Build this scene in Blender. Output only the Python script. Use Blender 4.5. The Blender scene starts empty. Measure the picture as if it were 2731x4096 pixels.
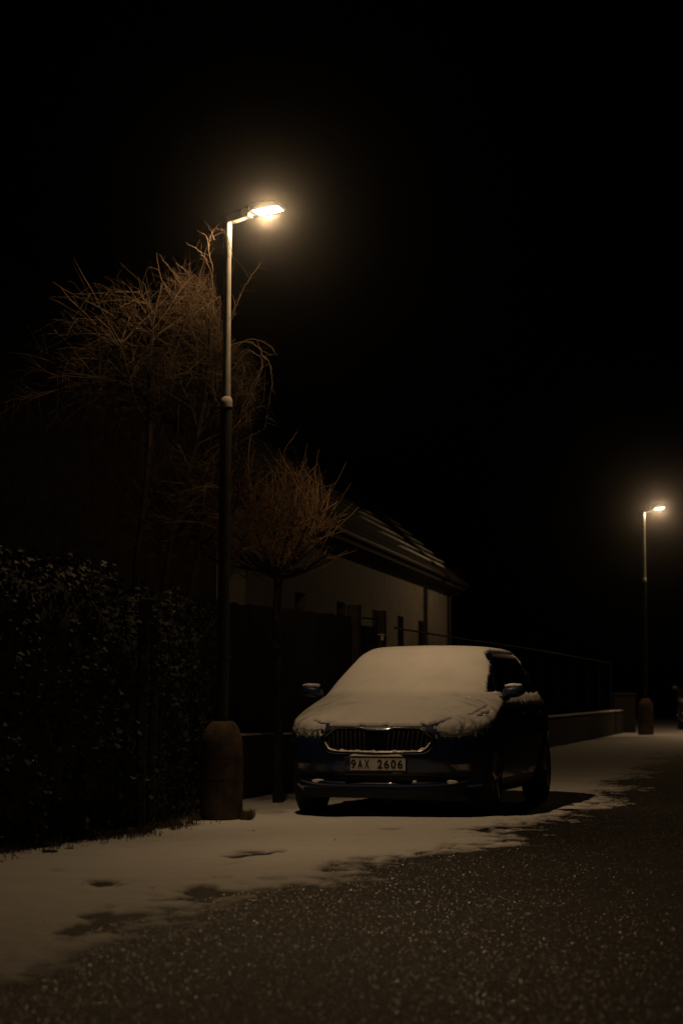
import bpy, bmesh, math, random
import numpy as np
from mathutils import Vector, Matrix, noise
from mathutils.bvhtree import BVHTree

random.seed(7)
R = math.radians
SC = bpy.context.scene
C = SC.collection

# ------------------------------------------------------------------ camera
FPX, CX, CY, HORIZON, CAM_H = 9671.0, 1365.5, 2048.0, 2741.0, 1.12
PITCH = math.atan((HORIZON - CY) / FPX)
cam = bpy.data.cameras.new('camera')
cam.sensor_fit = 'VERTICAL'; cam.sensor_height = 36.0; cam.sensor_width = 24.0
cam.lens = 85.0; cam.clip_start = 0.1; cam.clip_end = 600
cam.dof.use_dof = True; cam.dof.focus_distance = 20.6; cam.dof.aperture_fstop = 3.2
cam_o = bpy.data.objects.new('camera', cam); C.objects.link(cam_o)
cam_o.location = (0, 0, CAM_H); cam_o.rotation_euler = (math.pi / 2 + PITCH, 0, 0)
SC.camera = cam_o

# ------------------------------------------------------------------ night sky
W = bpy.data.worlds.new('World'); SC.world = W; W.use_nodes = True
wn = W.node_tree.nodes; wl = W.node_tree.links
sky = wn.new('ShaderNodeTexSky'); sky.sky_type = 'NISHITA'; sky.sun_disc = False
sky.sun_elevation = R(-5.0); sky.sun_rotation = R(200)
bg = wn['Background']; bg.inputs['Strength'].default_value = 0.02
wl.new(sky.outputs[0], bg.inputs['Color'])

SC.view_settings.view_transform = 'Standard'
SC.view_settings.look = 'None'
SC.view_settings.gamma = 1.0
SC.view_settings.exposure = 0.0
SC.cycles.max_bounces = 5
SC.cycles.volume_bounces = 0
SC.cycles.caustics_reflective = False; SC.cycles.caustics_refractive = False
SC.cycles.use_denoising = True

LAMP_POWER = 180.0
LAMP_COLOR = (1.0, 0.635, 0.315)
GLOW_HAZE_DENSITY = 0.00042

def at(px, py, Y):
    """world point at depth Y seen at pixel (px, py) of the 2731x4096 photograph"""
    u = (px - CX) / FPX; v = -(py - CY) / FPX
    dy = math.cos(PITCH) - v * math.sin(PITCH); dz = math.sin(PITCH) + v * math.cos(PITCH)
    k = Y / dy
    return Vector((u * k, Y, CAM_H + dz * k))

# ------------------------------------------------------------------ materials
MATS = {}
def mat(name, col, rough=0.6, metal=0.0, coat=0.0, spec=0.5, var=None, bump=None, emit=None):
    """var=(scale, dark, light) noise colour variation; bump=(scale, strength, dist)"""
    m = bpy.data.materials.new(name); m.use_nodes = True
    nt = m.node_tree; b = nt.nodes['Principled BSDF']
    b.inputs['Base Color'].default_value = (*col, 1)
    b.inputs['Roughness'].default_value = rough
    b.inputs['Metallic'].default_value = metal
    b.inputs['Coat Weight'].default_value = coat
    b.inputs['Coat Roughness'].default_value = 0.05
    b.inputs['Specular IOR Level'].default_value = spec
    if var or bump:
        tc = nt.nodes.new('ShaderNodeTexCoord')
    if var:
        n = nt.nodes.new('ShaderNodeTexNoise'); n.inputs['Scale'].default_value = var[0]; n.inputs['Detail'].default_value = 6
        r = nt.nodes.new('ShaderNodeValToRGB')
        r.color_ramp.elements[0].position = 0.3; r.color_ramp.elements[1].position = 0.7
        r.color_ramp.elements[0].color = (*[c * var[1] for c in col], 1)
        r.color_ramp.elements[1].color = (*[min(1, c * var[2]) for c in col], 1)
        nt.links.new(tc.outputs['Object'], n.inputs['Vector'])
        nt.links.new(n.outputs['Fac'], r.inputs['Fac'])
        nt.links.new(r.outputs['Color'], b.inputs['Base Color'])
    if bump:
        n2 = nt.nodes.new('ShaderNodeTexNoise'); n2.inputs['Scale'].default_value = bump[0]; n2.inputs['Detail'].default_value = 4
        bp = nt.nodes.new('ShaderNodeBump'); bp.inputs['Strength'].default_value = bump[1]; bp.inputs['Distance'].default_value = bump[2]
        nt.links.new(tc.outputs['Object'], n2.inputs['Vector'])
        nt.links.new(n2.outputs['Fac'], bp.inputs['Height'])
        nt.links.new(bp.outputs['Normal'], b.inputs['Normal'])
    if emit:
        b.inputs['Emission Color'].default_value = (*emit[0], 1)
        b.inputs['Emission Strength'].default_value = emit[1]
    MATS[name] = m
    return m

M_snow = mat('snow', (0.84, 0.85, 0.87), 0.85, spec=0.25, var=(3.0, 0.93, 1.0), bump=(120, 0.25, 0.004))
M_carsnow = mat('car_snow', (0.84, 0.85, 0.87), 0.85, spec=0.25, var=(5.0, 0.94, 1.0), bump=(160, 0.2, 0.003))
def thin_dim_snow(m, under=(0.10, 0.115, 0.14, 1), sc=70):
    # greys thin snow; on the bonnet the darker tone also stands for weaker light
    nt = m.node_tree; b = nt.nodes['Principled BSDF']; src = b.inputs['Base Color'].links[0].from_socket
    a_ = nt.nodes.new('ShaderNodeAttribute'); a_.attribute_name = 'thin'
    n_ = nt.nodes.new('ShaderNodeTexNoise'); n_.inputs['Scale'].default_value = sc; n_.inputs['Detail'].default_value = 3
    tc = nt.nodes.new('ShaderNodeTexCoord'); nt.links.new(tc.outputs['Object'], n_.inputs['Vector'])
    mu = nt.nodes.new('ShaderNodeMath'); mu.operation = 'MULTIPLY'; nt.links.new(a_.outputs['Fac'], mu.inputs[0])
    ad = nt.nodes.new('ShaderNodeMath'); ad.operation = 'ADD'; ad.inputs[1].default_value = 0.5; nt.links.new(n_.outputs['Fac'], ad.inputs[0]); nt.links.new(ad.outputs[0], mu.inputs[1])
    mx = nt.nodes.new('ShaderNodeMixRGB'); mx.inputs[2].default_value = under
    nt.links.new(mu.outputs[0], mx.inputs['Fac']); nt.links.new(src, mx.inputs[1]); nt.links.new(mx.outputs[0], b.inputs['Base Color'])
thin_dim_snow(M_carsnow); thin_dim_snow(M_snow, (0.05, 0.046, 0.042, 1), 45)
M_paint = mat('blue_paint', (0.007, 0.022, 0.088), 0.45, metal=0.2, coat=0.6)
M_grey_paint = mat('grey_paint', (0.05, 0.05, 0.052), 0.35, metal=0.4, coat=1.0)
M_plastic = mat('black_plastic', (0.012, 0.012, 0.013), 0.55)
M_gloss = mat('gloss_black', (0.008, 0.008, 0.009), 0.12, coat=0.5)
M_slat = mat('grille_slat', (0.05, 0.05, 0.05), 0.35, metal=0.3)
M_chrome = mat('chrome', (0.42, 0.42, 0.42), 0.24, metal=1.0)
M_glass = mat('car_glass', (0.006, 0.007, 0.008), 0.04, coat=0.6, spec=0.6)
M_lamp_glass = mat('lamp_glass', (0.15, 0.15, 0.14), 0.28, coat=1.0)
M_reflector = mat('reflector', (0.42, 0.42, 0.42), 0.35, metal=0.3)
M_tail = mat('tail_lamp', (0.12, 0.004, 0.004), 0.08, coat=1.0)
M_tyre = mat('tyre', (0.015, 0.015, 0.015), 0.85, bump=(90, 0.3, 0.004))
M_rim = mat('rim', (0.3, 0.3, 0.31), 0.35, metal=0.8)
M_plate = mat('plate_white', (0.82, 0.80, 0.74), 0.5, var=(30, 0.9, 1.05))
M_plate_blue = mat('plate_blue', (0.01, 0.03, 0.16), 0.5)
M_ink = mat('plate_ink', (0.006, 0.006, 0.006), 0.6)
M_white_ink = mat('white_ink', (0.5, 0.5, 0.5), 0.6)
M_grey_ink = mat('grey_ink', (0.25, 0.25, 0.25), 0.6)
M_concrete = mat('rusty_concrete', (0.085, 0.058, 0.037), 0.9, var=(9, 0.4, 1.6), bump=(40, 0.5, 0.01))
M_dark = mat('dark_gap', (0.02, 0.018, 0.015), 0.9)
M_pole = mat('galvanised_pole', (0.30, 0.29, 0.27), 0.75, spec=0.2, var=(14, 0.8, 1.15))
M_pole_low = mat('dark_lower_pole', (0.045, 0.044, 0.034), 0.75, spec=0.15, var=(10, 0.75, 1.2))  # lower section, darker than the upper pole
M_head = mat('luminaire_grey', (0.22, 0.22, 0.22), 0.5, metal=0.2)
M_clamp = mat('luminaire_clamp', (0.6, 0.6, 0.58), 0.45)
M_lens = mat('lit_lens', (0.8, 0.8, 0.8), 0.3, emit=((1.0, 0.80, 0.55), 14.0))
M_bark = mat('bark', (0.03, 0.022, 0.015), 0.85, spec=0.2, var=(12, 0.6, 1.5), bump=(60, 0.5, 0.01))
M_twig_low = mat('reddish_twig', (0.17, 0.108, 0.062), 0.7, spec=0.2, var=(4, 0.65, 1.3))
M_twig = mat('twig_bark', (0.08, 0.056, 0.036), 0.7, spec=0.2, var=(4, 0.65, 1.3))
M_leaf = mat('ivy_leaf', (0.008, 0.011, 0.005), 0.65, spec=0.2, var=(6, 0.6, 1.5))
M_leaf_pale = mat('pale_lit_ivy_leaf', (0.17, 0.16, 0.14), 0.8, spec=0.2, var=(20, 0.7, 1.2))
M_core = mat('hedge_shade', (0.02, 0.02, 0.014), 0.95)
M_deadleaf = mat('dead_leaf', (0.085, 0.035, 0.015), 0.8)
M_grass = mat('dry_grass', (0.10, 0.085, 0.045), 0.8)
M_board = mat('dark_board', (0.03, 0.022, 0.016), 0.85, var=(8, 0.6, 1.4))
M_post = mat('weathered_post', (0.045, 0.035, 0.027), 0.85, var=(9, 0.6, 1.4), bump=(30, 0.5, 0.01))
M_wall = mat('wall_render', (0.04, 0.032, 0.024), 0.9, var=(4, 0.7, 1.25), bump=(25, 0.4, 0.01))
M_metal = mat('fence_metal', (0.02, 0.02, 0.02), 0.6, metal=0.3)
M_white = mat('white_enamel', (0.7, 0.7, 0.68), 0.4)
M_plaster = mat('grey_plaster', (0.20, 0.185, 0.16), 0.9, var=(2.0, 0.8, 1.15), bump=(30, 0.3, 0.01))
M_tile = mat('roof_tile', (0.022, 0.017, 0.014), 0.8, var=(5, 0.6, 1.4))
M_trim = mat('window_trim', (0.10, 0.08, 0.06), 0.6)
M_pane = mat('window_pane', (0.01, 0.011, 0.012), 0.08)
M_stone = mat('rubble', (0.13, 0.10, 0.08), 0.9, var=(9, 0.6, 1.4), bump=(25, 0.6, 0.01))

def road_material():
    m = bpy.data.materials.new('asphalt'); m.use_nodes = True
    nt = m.node_tree; N = nt.nodes; L = nt.links; b = N['Principled BSDF']
    tc = N.new('ShaderNodeTexCoord')
    v = N.new('ShaderNodeTexVoronoi'); v.inputs['Scale'].default_value = 62
    v2 = N.new('ShaderNodeTexVoronoi'); v2.inputs['Scale'].default_value = 130
    n = N.new('ShaderNodeTexNoise'); n.inputs['Scale'].default_value = 0.9; n.inputs['Detail'].default_value = 9
    for t in (v, v2, n): L.new(tc.outputs['Object'], t.inputs['Vector'])
    r = N.new('ShaderNodeValToRGB')
    r.color_ramp.elements[0].color = (0.006, 0.006, 0.0055, 1); r.color_ramp.elements[0].position = 0.45
    r.color_ramp.elements[1].color = (0.10, 0.095, 0.088, 1); r.color_ramp.elements[1].position = 0.95
    L.new(v.outputs['Color'], r.inputs['Fac'])
    mx = N.new('ShaderNodeMixRGB'); mx.blend_type = 'MULTIPLY'; mx.inputs['Fac'].default_value = 0.8
    r2 = N.new('ShaderNodeValToRGB')
    r2.color_ramp.elements[0].position = 0.35; r2.color_ramp.elements[0].color = (0.4, 0.4, 0.4, 1)
    r2.color_ramp.elements[1].position = 0.65
    L.new(n.outputs['Fac'], r2.inputs['Fac'])
    L.new(r.outputs['Color'], mx.inputs[1]); L.new(r2.outputs['Color'], mx.inputs[2])
    L.new(mx.outputs[0], b.inputs['Base Color'])
    b.inputs['Roughness'].default_value = 0.78; b.inputs['Specular IOR Level'].default_value = 0.115
    ad = N.new('ShaderNodeMath'); ad.operation = 'MULTIPLY_ADD'; ad.inputs[1].default_value = 0.5
    L.new(v2.outputs['Distance'], ad.inputs[0]); L.new(v.outputs['Distance'], ad.inputs[2])
    bp = N.new('ShaderNodeBump'); bp.invert = True; bp.inputs['Strength'].default_value = 0.5; bp.inputs['Distance'].default_value = 0.004
    L.new(ad.outputs[0], bp.inputs['Height']); L.new(bp.outputs['Normal'], b.inputs['Normal'])
    return m
def chip_material():
    m = bpy.data.materials.new('stone_chip'); m.use_nodes = True
    nt = m.node_tree; N = nt.nodes; b = N['Principled BSDF']; at_ = N.new('ShaderNodeAttribute'); at_.attribute_name = 'shade'
    r = N.new('ShaderNodeValToRGB'); e = r.color_ramp.elements
    e[0].color = (0.008, 0.0075, 0.007, 1); e[1].color = (0.40, 0.38, 0.35, 1)
    q = r.color_ramp.elements.new(0.72); q.color = (0.02, 0.019, 0.017, 1)
    nt.links.new(at_.outputs['Fac'], r.inputs['Fac']); nt.links.new(r.outputs['Color'], b.inputs['Base Color'])
    b.inputs['Roughness'].default_value = 0.34
    mr = N.new('ShaderNodeMapRange'); nt.links.new(at_.outputs['Fac'], mr.inputs['Value'])
    mr.inputs['From Min'].default_value = .45; mr.inputs['From Max'].default_value = .9; mr.inputs['To Min'].default_value = .04; mr.inputs['To Max'].default_value = .65
    nt.links.new(mr.outputs[0], b.inputs['Specular IOR Level'])
    return m
M_chip = chip_material()
M_road = road_material()
M_earth = mat('dark_earth', (0.05, 0.04, 0.03), 0.95, var=(1.5, 0.6, 1.4), bump=(15, 0.5, 0.02))

# ------------------------------------------------------------------ mesh helpers
class MB:
    def __init__(self): self.v = []; self.f = []
    def add(self, vs, fs):
        o = len(self.v); self.v.extend([tuple(p) for p in vs]); self.f.extend([tuple(i + o for i in f) for f in fs]); return self
    def box(self, c, s, rot=None):
        cx, cy, cz = c; sx, sy, sz = s[0] / 2, s[1] / 2, s[2] / 2
        vs = [Vector((a * sx, b * sy, d * sz)) for d in (-1, 1) for b in (-1, 1) for a in (-1, 1)]
        if rot is not None: vs = [rot @ p for p in vs]
        vs = [(p[0] + cx, p[1] + cy, p[2] + cz) for p in vs]
        return self.add(vs, [(0, 2, 3, 1), (4, 5, 7, 6), (0, 1, 5, 4), (2, 6, 7, 3), (0, 4, 6, 2), (1, 3, 7, 5)])
    def tube(self, pts, rad, n=6, cap=True):
        pts = [Vector(p) for p in pts]; k = len(pts)
        if not hasattr(rad, '__len__'): rad = [rad] * k
        rings = []
        for i, p in enumerate(pts):
            d = (pts[min(i + 1, k - 1)] - pts[max(i - 1, 0)])
            d = d.normalized() if d.length > 1e-9 else Vector((0, 0, 1))
            a = d.orthogonal().normalized() if i == 0 else None
            if a is None:
                a = rings[-1][1] - d * rings[-1][1].dot(d)
                a = a.normalized() if a.length > 1e-6 else d.orthogonal().normalized()
            b = d.cross(a)
            rings.append(([p + (a * math.cos(2 * math.pi * j / n) + b * math.sin(2 * math.pi * j / n)) * rad[i] for j in range(n)], a))
        vs = [q for r_ in rings for q in r_[0]]; fs = []
        for i in range(k - 1):
            for j in range(n):
                j2 = (j + 1) % n
                fs.append((i * n + j, i * n + j2, (i + 1) * n + j2, (i + 1) * n + j))
        if cap:
            fs.append(tuple(range(n - 1, -1, -1))); fs.append(tuple((k - 1) * n + j for j in range(n)))
        return self.add(vs, fs)
    def lathe(self, prof, n=32, c=(0, 0, 0)):
        vs = []; fs = []; k = len(prof)
        for r_, z in prof:
            for j in range(n):
                a = 2 * math.pi * j / n
                vs.append((c[0] + r_ * math.cos(a), c[1] + r_ * math.sin(a), c[2] + z))
        for i in range(k - 1):
            for j in range(n):
                j2 = (j + 1) % n
                fs.append((i * n + j, i * n + j2, (i + 1) * n + j2, (i + 1) * n + j))
        fs.append(tuple(range(n - 1, -1, -1))); fs.append(tuple((k - 1) * n + j for j in range(n)))
        return self.add(vs, fs)
    def grid(self, P):
        """P: rows of points"""
        nr, nc = len(P), len(P[0])
        vs = [p for row in P for p in row]
        fs = [(i * nc + j, i * nc + j + 1, (i + 1) * nc + j + 1, (i + 1) * nc + j) for i in range(nr - 1) for j in range(nc - 1)]
        return self.add(vs, fs)
    def slab(self, P, off):
        """closed slab between grid P and P moved by vector off"""
        off = Vector(off); nr, nc = len(P), len(P[0])
        a = [Vector(p) for row in P for p in row]; b = [p + off for p in a]
        n = nr * nc; I = lambda i, j: i * nc + j
        fs = []
        for i in range(nr - 1):
            for j in range(nc - 1):
                q = (I(i, j), I(i, j + 1), I(i + 1, j + 1), I(i + 1, j))
                fs.append(q); fs.append(tuple(x + n for x in reversed(q)))
        edge = [I(0, j) for j in range(nc)] + [I(i, nc - 1) for i in range(1, nr)] + [I(nr - 1, j) for j in range(nc - 2, -1, -1)] + [I(i, 0) for i in range(nr - 2, 0, -1)]
        for k in range(len(edge)):
            e, e2 = edge[k], edge[(k + 1) % len(edge)]
            fs.append((e2, e, e + n, e2 + n))
        return self.add(a + b, fs)
    def build(self, name, m, parent=None, smooth=False, fix=True, link=True):
        me = bpy.data.meshes.new(name); me.from_pydata(self.v, [], self.f); me.update()
        if fix:
            bm = bmesh.new(); bm.from_mesh(me); bmesh.ops.recalc_face_normals(bm, faces=bm.faces); bm.to_mesh(me); bm.free()
        if smooth == 'auto': me.polygons.foreach_set('use_smooth', [True] * len(me.polygons)); me.set_sharp_from_angle(angle=R(35))
        elif smooth: me.polygons.foreach_set('use_smooth', [True] * len(me.polygons))
        me.materials.append(m)
        o = bpy.data.objects.new(name, me); C.objects.link(o)
        if parent: o.parent = parent
        return o

def tag(o, label=None, cat=None, group=None, kind=None):
    if label: o['label'] = label
    if cat: o['category'] = cat
    if group: o['group'] = group
    if kind: o['kind'] = kind
    return o
def empty(name, loc=(0, 0, 0), rz=0.0):
    o = bpy.data.objects.new(name, None); C.objects.link(o); o.location = loc; o.rotation_euler = (0, 0, rz)
    o.empty_display_size = 0.2
    return o
def copy_tree(o, parent=None):
    c = o.copy(); C.objects.link(c); c.parent = parent
    for ch in o.children: copy_tree(ch, c)
    return c
def fast_mesh(name, verts, quads, m, parent=None, smooth=True):
    me = bpy.data.meshes.new(name)
    V = np.asarray(verts, dtype=np.float32); Q = np.asarray(quads, dtype=np.int32)
    me.vertices.add(len(V)); me.vertices.foreach_set('co', V.ravel())
    k = Q.shape[1]
    me.loops.add(Q.size); me.loops.foreach_set('vertex_index', Q.ravel())
    me.polygons.add(len(Q)); me.polygons.foreach_set('loop_start', np.arange(0, Q.size, k, dtype=np.int32))
    me.polygons.foreach_set('use_smooth', np.full(len(Q), smooth))
    me.update(calc_edges=True); me.validate()
    me.materials.append(m)
    o = bpy.data.objects.new(name, me); C.objects.link(o)
    if parent: o.parent = parent
    return o
def bevel(o, w, seg=2):
    bm = bmesh.new(); bm.from_mesh(o.data)
    bmesh.ops.bevel(bm, geom=list(bm.edges), offset=w, segments=seg, affect='EDGES', profile=0.6)
    bm.to_mesh(o.data); bm.free(); return o
def pchip(xs, ys):
    xs = np.array(xs, float); ys = np.array(ys, float); h = np.diff(xs); d = np.diff(ys) / h
    m = np.zeros(len(xs)); m[0] = d[0]; m[-1] = d[-1]
    for i in range(1, len(xs) - 1):
        if d[i - 1] * d[i] > 0:
            w1 = 2 * h[i] + h[i - 1]; w2 = h[i] + 2 * h[i - 1]
            m[i] = (w1 + w2) / (w1 / d[i - 1] + w2 / d[i])
    def f(x):
        x = min(max(x, xs[0]), xs[-1]); i = int(min(max(np.searchsorted(xs, x) - 1, 0), len(xs) - 2))
        t = (x - xs[i]) / h[i]
        return float((1 + 2 * t) * (1 - t) ** 2 * ys[i] + t * (1 - t) ** 2 * h[i] * m[i] + t * t * (3 - 2 * t) * ys[i + 1] + t * t * (t - 1) * h[i] * m[i + 1])
    return f
def fbm(x, y, z=0.0, o=4):
    return noise.fractal((x, y, z), 1.0, 2.0, o, noise_basis='PERLIN_ORIGINAL')

# ================================================================== SETTING
# line of the road edge: (Y, X)
EY = [3.0, 7.0, 9.3, 11.2, 12.8, 13.6, 14.8, 17.0, 18.5, 19.7, 23.8, 30.2, 38.5, 60, 170]
EX = [-1.75, -1.42, -1.18, -0.86, -0.45, -0.13, 0.23, 1.04, 1.39, 1.80, 2.64, 3.75, 5.44, 10.2, 35]
def edge_x(Y): return float(np.interp(Y, EY, EX))
# line of the low garden wall
WY = [10, 17, 24.0, 41.8, 60, 170]; WX = [-4.2, -2.55, -0.86, 3.45, 7.35, 32]
def wall_x(Y): return float(np.interp(Y, WY, WX))

g = MB().grid([[(-55, -4, -0.05), (75, -4, -0.05)], [(-55, 165, -0.05), (75, 165, -0.05)]]).build('ground', M_earth)
tag(g, 'dark earth beneath the snow', kind='structure')
ys = list(np.arange(-3, 60, 1.0)) + list(np.arange(60, 161, 5.0))
rd = MB().grid([[(edge_x(y) + o, y, 0.0 if o > -2.5 else -0.04) for o in (-2.6, -2.2, 3, 8, 14)] for y in ys]).build('road', M_road)
tag(rd, 'dark rough asphalt road', kind='structure')

def build_chips():
    rng = np.random.default_rng(4); n = 130000
    # denser close to the viewer
    y = 7.0 / (1 - rng.random(n) * (1 - 7.0 / 26.0)); ex = np.interp(y, EY, EX)
    x = ex + rng.uniform(-.30, 5.2, n)
    keep = (np.abs(x) < .26 * y); x, y = x[keep], y[keep]; n = len(x)
    r = rng.uniform(.0026, .0056, n) * (1 + .025 * y); h = r * rng.uniform(.10, .42, n); a = rng.uniform(0, 6.28, n)
    V = np.zeros((n, 6, 3), np.float32)
    for k in range(5):
        rr = r * rng.uniform(.7, 1.2, n); V[:, k, 0] = x + rr * np.cos(a + k * 1.2566); V[:, k, 1] = y + rr * np.sin(a + k * 1.2566); V[:, k, 2] = -.0005 + h * .2 * rng.random(n)
    V[:, 5, 0] = x + r * .4 * rng.standard_normal(n) * .5; V[:, 5, 1] = y + r * .4 * rng.standard_normal(n) * .5; V[:, 5, 2] = h
    base = (np.arange(n) * 6)[:, None]
    T = np.stack([np.concatenate([base + k, base + (k + 1) % 5, base + 5], 1) for k in range(5)], 1).reshape(-1, 3)
    o = fast_mesh('aggregate', V.reshape(-1, 3), T, M_chip, rd, smooth=False)
    at_ = o.data.attributes.new('shade', 'FLOAT', 'POINT'); at_.data.foreach_set('value', np.repeat(rng.random(n) ** 0.75, 6).astype(np.float32))
    tag(o, kind='stuff')
build_chips()
def build_snow():
    rows = []
    y = 6.6
    while y < 80:
        rows.append(y); y += max(0.018, 0.55 * y * y / (CAM_H * FPX / 4.0))
    offs = [-24, -14, -9, -7] + list(np.arange(-6, -3.2, 0.12)) + list(np.arange(-3.2, -1.3, 0.05)) + list(np.arange(-1.3, 0.75, 0.0125))
    nr, nc = len(rows), len(offs)
    V = np.zeros((nr, nc, 3), np.float32)
    for i, y in enumerate(rows):
        ex = edge_x(y)
        for j, o in enumerate(offs):
            x = ex + o
            n1 = fbm(x * 0.9 + 3, y * 0.55, 1.0, 3)
            d = -o + 0.42 * n1
            n2 = fbm(x * 6.0, y * 3.0, 5.0, 4) if o > -4 else 0.0
            n3 = fbm(x * 24, y * 11, 9.0, 3) if o > -2.5 else 0.0
            n4 = fbm(x * 70, y * 30, 4.0, 2) if -1.4 < o else 0.0
            h = min(0.020, 0.030 * d) + 0.010 * n2 * math.exp(-max(0, d) * 0.9) + (0.0055 * n3 + .006 * n4) * math.exp(-abs(d) * 1.1) - 0.002
            if o < -1.0: h += 0.012 * fbm(x * 1.1, y * 0.9, 2.0, 3)
            h += 0.004 * n2 * 0.4
            # scuffed patches in the near verge and faint wheel tracks
            if 9 < y < 18 and -2.0 < o < -0.2:
                s = fbm(x * 2.2 + 40, y * 0.9, 3.0, 4)
                if s > 0.30: h -= (s - 0.30) * (0.05 + .10 * max(0, n2 + .3 * n3))
            h = max(h, -0.03)
            V[i, j] = (x, y, h)
    idx = np.arange(nr * nc).reshape(nr, nc)
    Q = np.stack([idx[:-1, :-1], idx[:-1, 1:], idx[1:, 1:], idx[1:, :-1]], -1).reshape(-1, 4)
    z = V[..., 2].ravel()
    keep = z[Q].max(1) > -0.008
    o = fast_mesh('snow_covered_verge', V.reshape(-1, 3), Q[keep], M_snow)
    at_ = o.data.attributes.new('thin', 'FLOAT', 'POINT')
    if len(at_.data) == nr * nc: at_.data.foreach_set('value', (np.clip(1 - (z + .001) / .011, 0, 1) * .95).astype(np.float32))
    tag(o, 'thin trampled snow covering the verge beside the road', kind='structure')
    return o
build_snow()

# ================================================================== STREET LAMPS
def lamp_light(parent, loc, rot):
    ld = bpy.data.lights.new('lamp_light', 'POINT'); ld.energy = LAMP_POWER; ld.color = LAMP_COLOR
    ld.shadow_soft_size = 0.02; ld.use_nodes = True
    nt = ld.node_tree; N = nt.nodes; L = nt.links; em = N['Emission']
    tc = N.new('ShaderNodeTexCoord'); sp = N.new('ShaderNodeSeparateXYZ'); L.new(tc.outputs['Normal'], sp.inputs[0])
    def mth(op, a, b=None):
        n = N.new('ShaderNodeMath'); n.operation = op
        for k, x in enumerate((a, b)):
            if x is None: continue
            if isinstance(x, (int, float)): n.inputs[k].default_value = x
            else: L.new(x, n.inputs[k])
        return n.outputs[0]
    ang = mth('DIVIDE', mth('ARCCOSINE', mth('MULTIPLY', sp.outputs['Z'], -1.0)), math.pi)
    def curve(pts):
        cv = N.new('ShaderNodeFloatCurve'); L.new(ang, cv.inputs['Value'])
        c = cv.mapping.curves[0]
        c.points[0].location = (pts[0][0] / 180, pts[0][1]); c.points[1].location = (1, 0)
        for a, v in pts[1:-1]: c.points.new(a / 180, v)
        for p in c.points: p.handle_type = 'AUTO_CLAMPED'
        cv.mapping.update(); return cv.outputs[0]
    # street optic: wide throw along the road, weak towards the gardens
    road = curve([(0, .27), (15, .29), (25, .37), (35, .52), (50, .62), (60, .74), (66, .74), (72, .58), (78, .40), (84, .26), (90, .15), (100, .05), (120, .0), (180, 0)])
    back = curve([(0, .30), (15, .25), (30, .14), (45, .085), (60, .09), (68, .16), (75, .42), (85, .50), (95, .26), (106, .0), (180, 0)])
    hor = mth('SQRT', mth('ADD', mth('ADD', mth('MULTIPLY', sp.outputs['X'], sp.outputs['X']), mth('MULTIPLY', sp.outputs['Y'], sp.outputs['Y'])), 0.0005))
    mr = N.new('ShaderNodeMapRange'); L.new(mth('DIVIDE', sp.outputs['X'], hor), mr.inputs['Value'])
    mr.inputs['From Min'].default_value = -0.42; mr.inputs['From Max'].default_value = 0.14
    mx = N.new('ShaderNodeMix'); mx.data_type = 'FLOAT'
    L.new(mr.outputs[0], mx.inputs[0]); L.new(back, mx.inputs[2]); L.new(road, mx.inputs[3])
    L.new(mth('MULTIPLY', mx.outputs[0], 3.3), em.inputs['Strength'])
    lo = bpy.data.objects.new('lamp_light', ld); C.objects.link(lo); lo.parent = parent; lo.location = loc; lo.rotation_euler = rot
    return lo

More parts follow.
